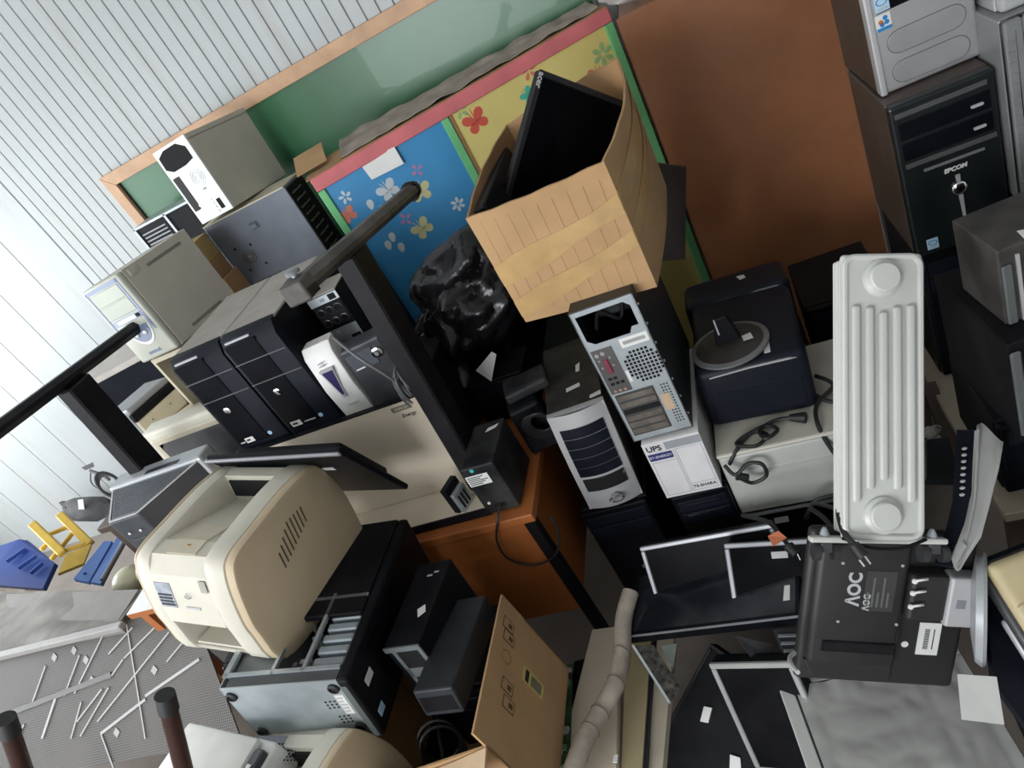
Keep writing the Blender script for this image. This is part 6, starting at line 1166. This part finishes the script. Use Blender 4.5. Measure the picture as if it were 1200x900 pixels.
# silver curved screen back at the right
t = thing('monitor', 'silver curved screen back seen edge on, right of the radiator', 'monitor', (0, 0, 0))
path = [(Vector((0.3035, 1.2523, 0.8493)), Vector((0.3437, 1.2199, 0.8288))), (Vector((0.2755, 1.1887, 0.8281)), Vector((0.3136, 1.1628, 0.8196))), (Vector((0.2396, 1.1044, 0.7998)), Vector((0.2685, 1.0915, 0.7987))), (Vector((0.2067, 1.0516, 0.7795)), Vector((0.2321, 1.0379, 0.7794))), (Vector((0.1652, 0.9949, 0.7590)), Vector((0.1744, 0.9892, 0.7635)))]
def fshell(u, v):
    k = min(int(v*4), 3); f = v*4-k; a = path[k][0].lerp(path[k+1][0], f); b = path[k][1].lerp(path[k+1][1], f)
    return a.lerp(b, u)+Vector((0.0, 0.022, 0.008))*math.sin(u*math.pi)*(1-v*0.7)+Vector((0, -0.012, 0.0))*math.sin(u*3*math.pi)
MB().surf(fshell, 14, 24, 0.006).build('rear_shell', mat('silver_shell', (0.48, 0.48, 0.47), 0.3, metal=0.3), t, True)
def fside(u, v): 
    k = min(int(v*4), 3); f = v*4-k; a = path[k][0].lerp(path[k+1][0], f); return a+Vector((-0.028*u, 0.02*u, -0.006*u))
MB().surf(fside, 3, 24, 0.01).build('dark_front', navy, t)
for k in range(8):
    c = path[0][0].lerp(path[2][0], 0.25+k*0.09)+Vector((-0.016, 0.004, 0)); MB().ball(c, 0.004, 8, (1.4, 1, 0.7)).build('vent_tooth', greyprint, t)
# beige machine at the right edge
ax = (Vector((0.2895, 1.0015, 0.7603))-Vector((0.2192, 0.9763, 0.7709))).normalized(); az = (Vector((0.2192, 0.9763, 0.7709))-Vector((0.2051, 0.8239, 0.6780))).normalized(); ay = az.cross(ax).normalized(); az = ax.cross(ay)
t = thing('scanner', 'rounded beige scanner with a dark underside at the right edge', 'scanner', Vector((0.2192, 0.9763, 0.7709)))
t.matrix_world = Matrix.Translation((0.2192, 0.9763, 0.7709)) @ Matrix((ax, ay, az)).transposed().to_4x4()
MB().box(0.0, 0.30, 0.0, 0.035, -0.205, 0.0, 0.020, 3).build('lid', mat('warm_beige', (0.56, 0.47, 0.28), 0.45), t, True)
MB().box(-0.008, 0.30, 0.030, 0.055, -0.215, 0.004, 0.012, 3).build('base', mat('dark_rim', (0.05, 0.05, 0.055), 0.4), t, True); MB().box(-0.010, 0.28, 0.050, 0.068, -0.217, -0.10, 0.008, 3).build('silver_rim', silver, t, True)
MB().tube([(0.004, -0.001, -0.085), (0.02, -0.002, -0.082), (0.05, -0.002, -0.070), (0.08, -0.002, -0.066)], 0.0010).build('seam', tan, t)
MB().box(0.012, 0.06, -0.002, 0.002, -0.190, -0.155, 0.004).build('control_panel', mat('grey_button', (0.35, 0.33, 0.29), 0.5), t)
t = thing('laptop_base', 'dark flat panel below the beige scanner at the right edge', 'panel', (0, 0, 0))
MB().slab([(0.2298, 1.0617, 0.6774), (0.3443, 1.1022, 0.6591), (0.2053, 0.7490, 0.5166), (0.1660, 0.8498, 0.5858)], 0.02).build('board', navy, t)

# ------------------------------------------------------------------ beige strips, pipe, circuit board between carton and screens
bs = mat('aged_cream_panel', (0.68, 0.60, 0.48), 0.5, var=0.06, scale=5); bs2 = mat('aged_yellow_panel', (0.50, 0.42, 0.25), 0.5, var=0.06, scale=5)
t = thing('cover_panel', 'long cream case cover nearest the open carton', 'panel', (0, 0, 0)); MB().slab([(-0.8074, 1.3430, 0.3000), (-0.7210, 1.3385, 0.3000), (-0.6753, 0.8374, 0.4200), (-0.8379, 0.8525, 0.4200)], 0.03).build('sheet', bs, t)
MB().slab([(-0.6812, 0.8779, 0.4230), (-0.6698, 0.8788, 0.4230), (-0.6716, 0.8598, 0.4240), (-0.6829, 0.8609, 0.4240)], 0.004).build('clip', sticker, t)
t = thing('cover_panel', 'yellowed case cover in the middle, right of the wrapped pipe', 'panel', (0, 0, 0)); MB().slab([(-0.6968, 1.3071, 0.2900), (-0.6175, 1.2922, 0.2900), (-0.6166, 0.8412, 0.4000), (-0.6698, 0.8461, 0.4000)], 0.03).build('sheet', bs2, t); MB().slab([(-0.6176, 1.2974, 0.2820), (-0.6095, 1.2959, 0.2820), (-0.6086, 0.8441, 0.3920), (-0.6174, 0.8449, 0.3920)], 0.03).build('dark_edge', ink, t)
t = thing('cover_panel', 'narrow cream case cover beside the wide television', 'panel', (0, 0, 0)); MB().slab([(-0.6054, 1.3029, 0.2700), (-0.5524, 1.2929, 0.2700), (-0.5748, 0.8511, 0.3700), (-0.6120, 0.8546, 0.3700)], 0.03).build('sheet', bs, t)
m = MB(); m.tube([(-0.6135, 1.3195, 0.4700), (-0.6388, 1.2413, 0.4600), (-0.6460, 1.1369, 0.4550), (-0.6608, 1.0481, 0.4600), (-0.7008, 0.9658, 0.4700), (-0.7336, 0.8824, 0.4900), (-0.7606, 0.7946, 0.5000)], 0.0245, 12, 8)
pp = m.build('wrapped_pipe', mat('grimy_wrapping', (0.40, 0.35, 0.29), 0.75, var=0.25, scale=16, bump=0.5, bscale=45), None, True); tag(pp, 'bent grimy pipe wrapped in cloth tape across the cream covers', 'pipe')
for q in ((-0.6456, 1.1362, 0.4560), (-0.6604, 1.0475, 0.4610), (-0.7003, 0.9652, 0.4710), (-0.7204, 0.9178, 0.4810), (-0.7453, 0.8518, 0.4910)): MB().ring(q, (0.3, 0.75, -0.25), 0.0245, 0.0018, 20, 5).build('wrap_edge', mat('dark_wrap_line', (0.14, 0.11, 0.09), 0.8), pp)
t = thing('circuit_board', 'green printed circuit board beside the open carton', 'circuit board', (0, 0, 0))
P4 = [Vector(q) for q in ((-0.9115, 1.2028, 0.3400), (-0.8496, 1.2096, 0.3400), (-0.8016, 0.8810, 0.4200), (-0.8549, 0.8541, 0.4200))]; MB().slab(P4, 0.003).build('board', mat('solder_green', (0.045, 0.115, 0.050), 0.45, var=0.45, scale=50), t)
rng = random.Random(9)
for k in range(22):
    u, v = 0.1+0.8*rng.random(), 0.05+0.9*rng.random(); a = P4[0].lerp(P4[1], u); b = P4[3].lerp(P4[2], u); q = a.lerp(b, v); s_ = 0.003+0.006*rng.random()
    MB().box(q.x-s_, q.x+s_, q.y-s_*1.4, q.y+s_*1.4, q.z, q.z+0.008).build('component', rng.choice([ink, mat('component_green', (0.12, 0.22, 0.12), 0.5), greyprint]), t)
t = thing('drive_unit', 'flat black unit standing between the circuit board and the cream cover', 'device', (0, 0, 0)); MB().slab([(-0.8587, 1.2351, 0.3100), (-0.7968, 1.2419, 0.3100), (-0.7899, 0.9567, 0.3900), (-0.8372, 0.9211, 0.3900)], 0.04).build('shell', black, t); MB().slab([(-0.8327, 0.9153, 0.4100), (-0.8185, 0.9227, 0.4100), (-0.8137, 0.8846, 0.4150), (-0.8254, 0.8793, 0.4150)], 0.004).build('white_tab', sticker, t)
t = thing('metal_bracket', 'speckled grey metal bracket standing below the flat television', 'bracket', (0, 0, 0)); P4 = [(-0.5681, 1.0669, 0.5768), (-0.5212, 1.0746, 0.5551), (-0.4642, 0.9618, 0.5348), (-0.4928, 0.9254, 0.5377)]
MB().slab(P4, 0.004).build('plate', mat('speckled_metal', (0.09, 0.085, 0.075), 0.4, metal=0.5, var=0.8, scale=70), t)
m = MB(); m.beam(P4[0], P4[3], 0.006, 0.012); m.build('flange', galv, t)
tag(MB().slab([(-0.5101, 1.0877, 0.5274), (-0.4731, 1.0965, 0.5147), (-0.4825, 1.0238, 0.5262)], 0.004).build('plastic_wedge', mat('grey_green_steel', (0.25, 0.30, 0.27), 0.5)), 'small grey green plastic wedge below the flat television', 'plastic piece')
tag(MB().slab([(-0.3292, 1.1147, 0.4797), (-0.2499, 1.1009, 0.4403), (-0.2577, 1.0670, 0.4319), (-0.3035, 1.0630, 0.4589)], 0.003).build('smoked_sheet', mat('smoked_plastic', (0.05, 0.05, 0.055), 0.3)), 'thin smoked plastic sheet under the flat television', 'plastic sheet')
t = thing('ribbed_unit', 'dark grey ribbed unit partly under the AOC screen', 'device', (0, 0, 0)); P4 = [Vector(q) for q in ((-0.2257, 1.0998, 0.5021), (-0.1574, 1.1117, 0.4714), (-0.1761, 1.0408, 0.4521), (-0.2180, 1.0349, 0.4732))]; MB().slab(P4, 0.02).build('shell', mat('dark_grey_slim', (0.045, 0.050, 0.056), 0.45), t)
for k in range(3): a = P4[0].lerp(P4[3], 0.25+k*0.25); b = P4[1].lerp(P4[2], 0.25+k*0.25); MB().beam(a, b, 0.006, 0.008).build('rib', darksilver, t)
# floor-level black cases that the heap rests on
plain_pc('desktop_computer', 'flat dark case on the floor below the beige scanner', 0.24, 0.62, 0.70, 1.15, 0.0, 0.45)
# debris beside the radiator
m = MB(); m.beam((0.3273, 1.7315, 0.5882), (0.3175, 1.5157, 0.4509), 0.035, 0.03); tag(m.build('timber_stick', dkw), 'dark wooden slat leaning beside the radiator', 'wood')
rng = random.Random(4)
for k, (u_, lab) in enumerate((((0.2740, 1.5280, 0.6041), 'upper crumpled grey scrap right of the radiator'), ((0.2725, 1.5050, 0.5882), 'lower crumpled grey scrap right of the radiator'))):
    def fsc(u, v, c=Vector(u_)):
        a = u*2*math.pi; s_ = math.sin(math.pi*v); return c+Vector((0.022*s_*math.cos(a), 0.016*s_*math.sin(a), 0.018*math.cos(math.pi*v)))*(1+0.5*mnoise.noise(Vector((a, v*4, k))))
    tag(MB().surf(fsc, 10, 6).build('paper_scrap', mat('grimy_paper', (0.30, 0.28, 0.25), 0.8)), lab, 'paper')
tag(MB().slab([(0.2493, 1.4735, 0.6357), (0.3013, 1.4843, 0.6153), (0.2807, 1.3619, 0.5956), (0.2107, 1.3522, 0.6309)], 0.03).build('teal_board', mat('dark_teal_panel', (0.025, 0.030, 0.032), 0.4)), 'dark teal panel standing behind the right castor of the radiator', 'panel')
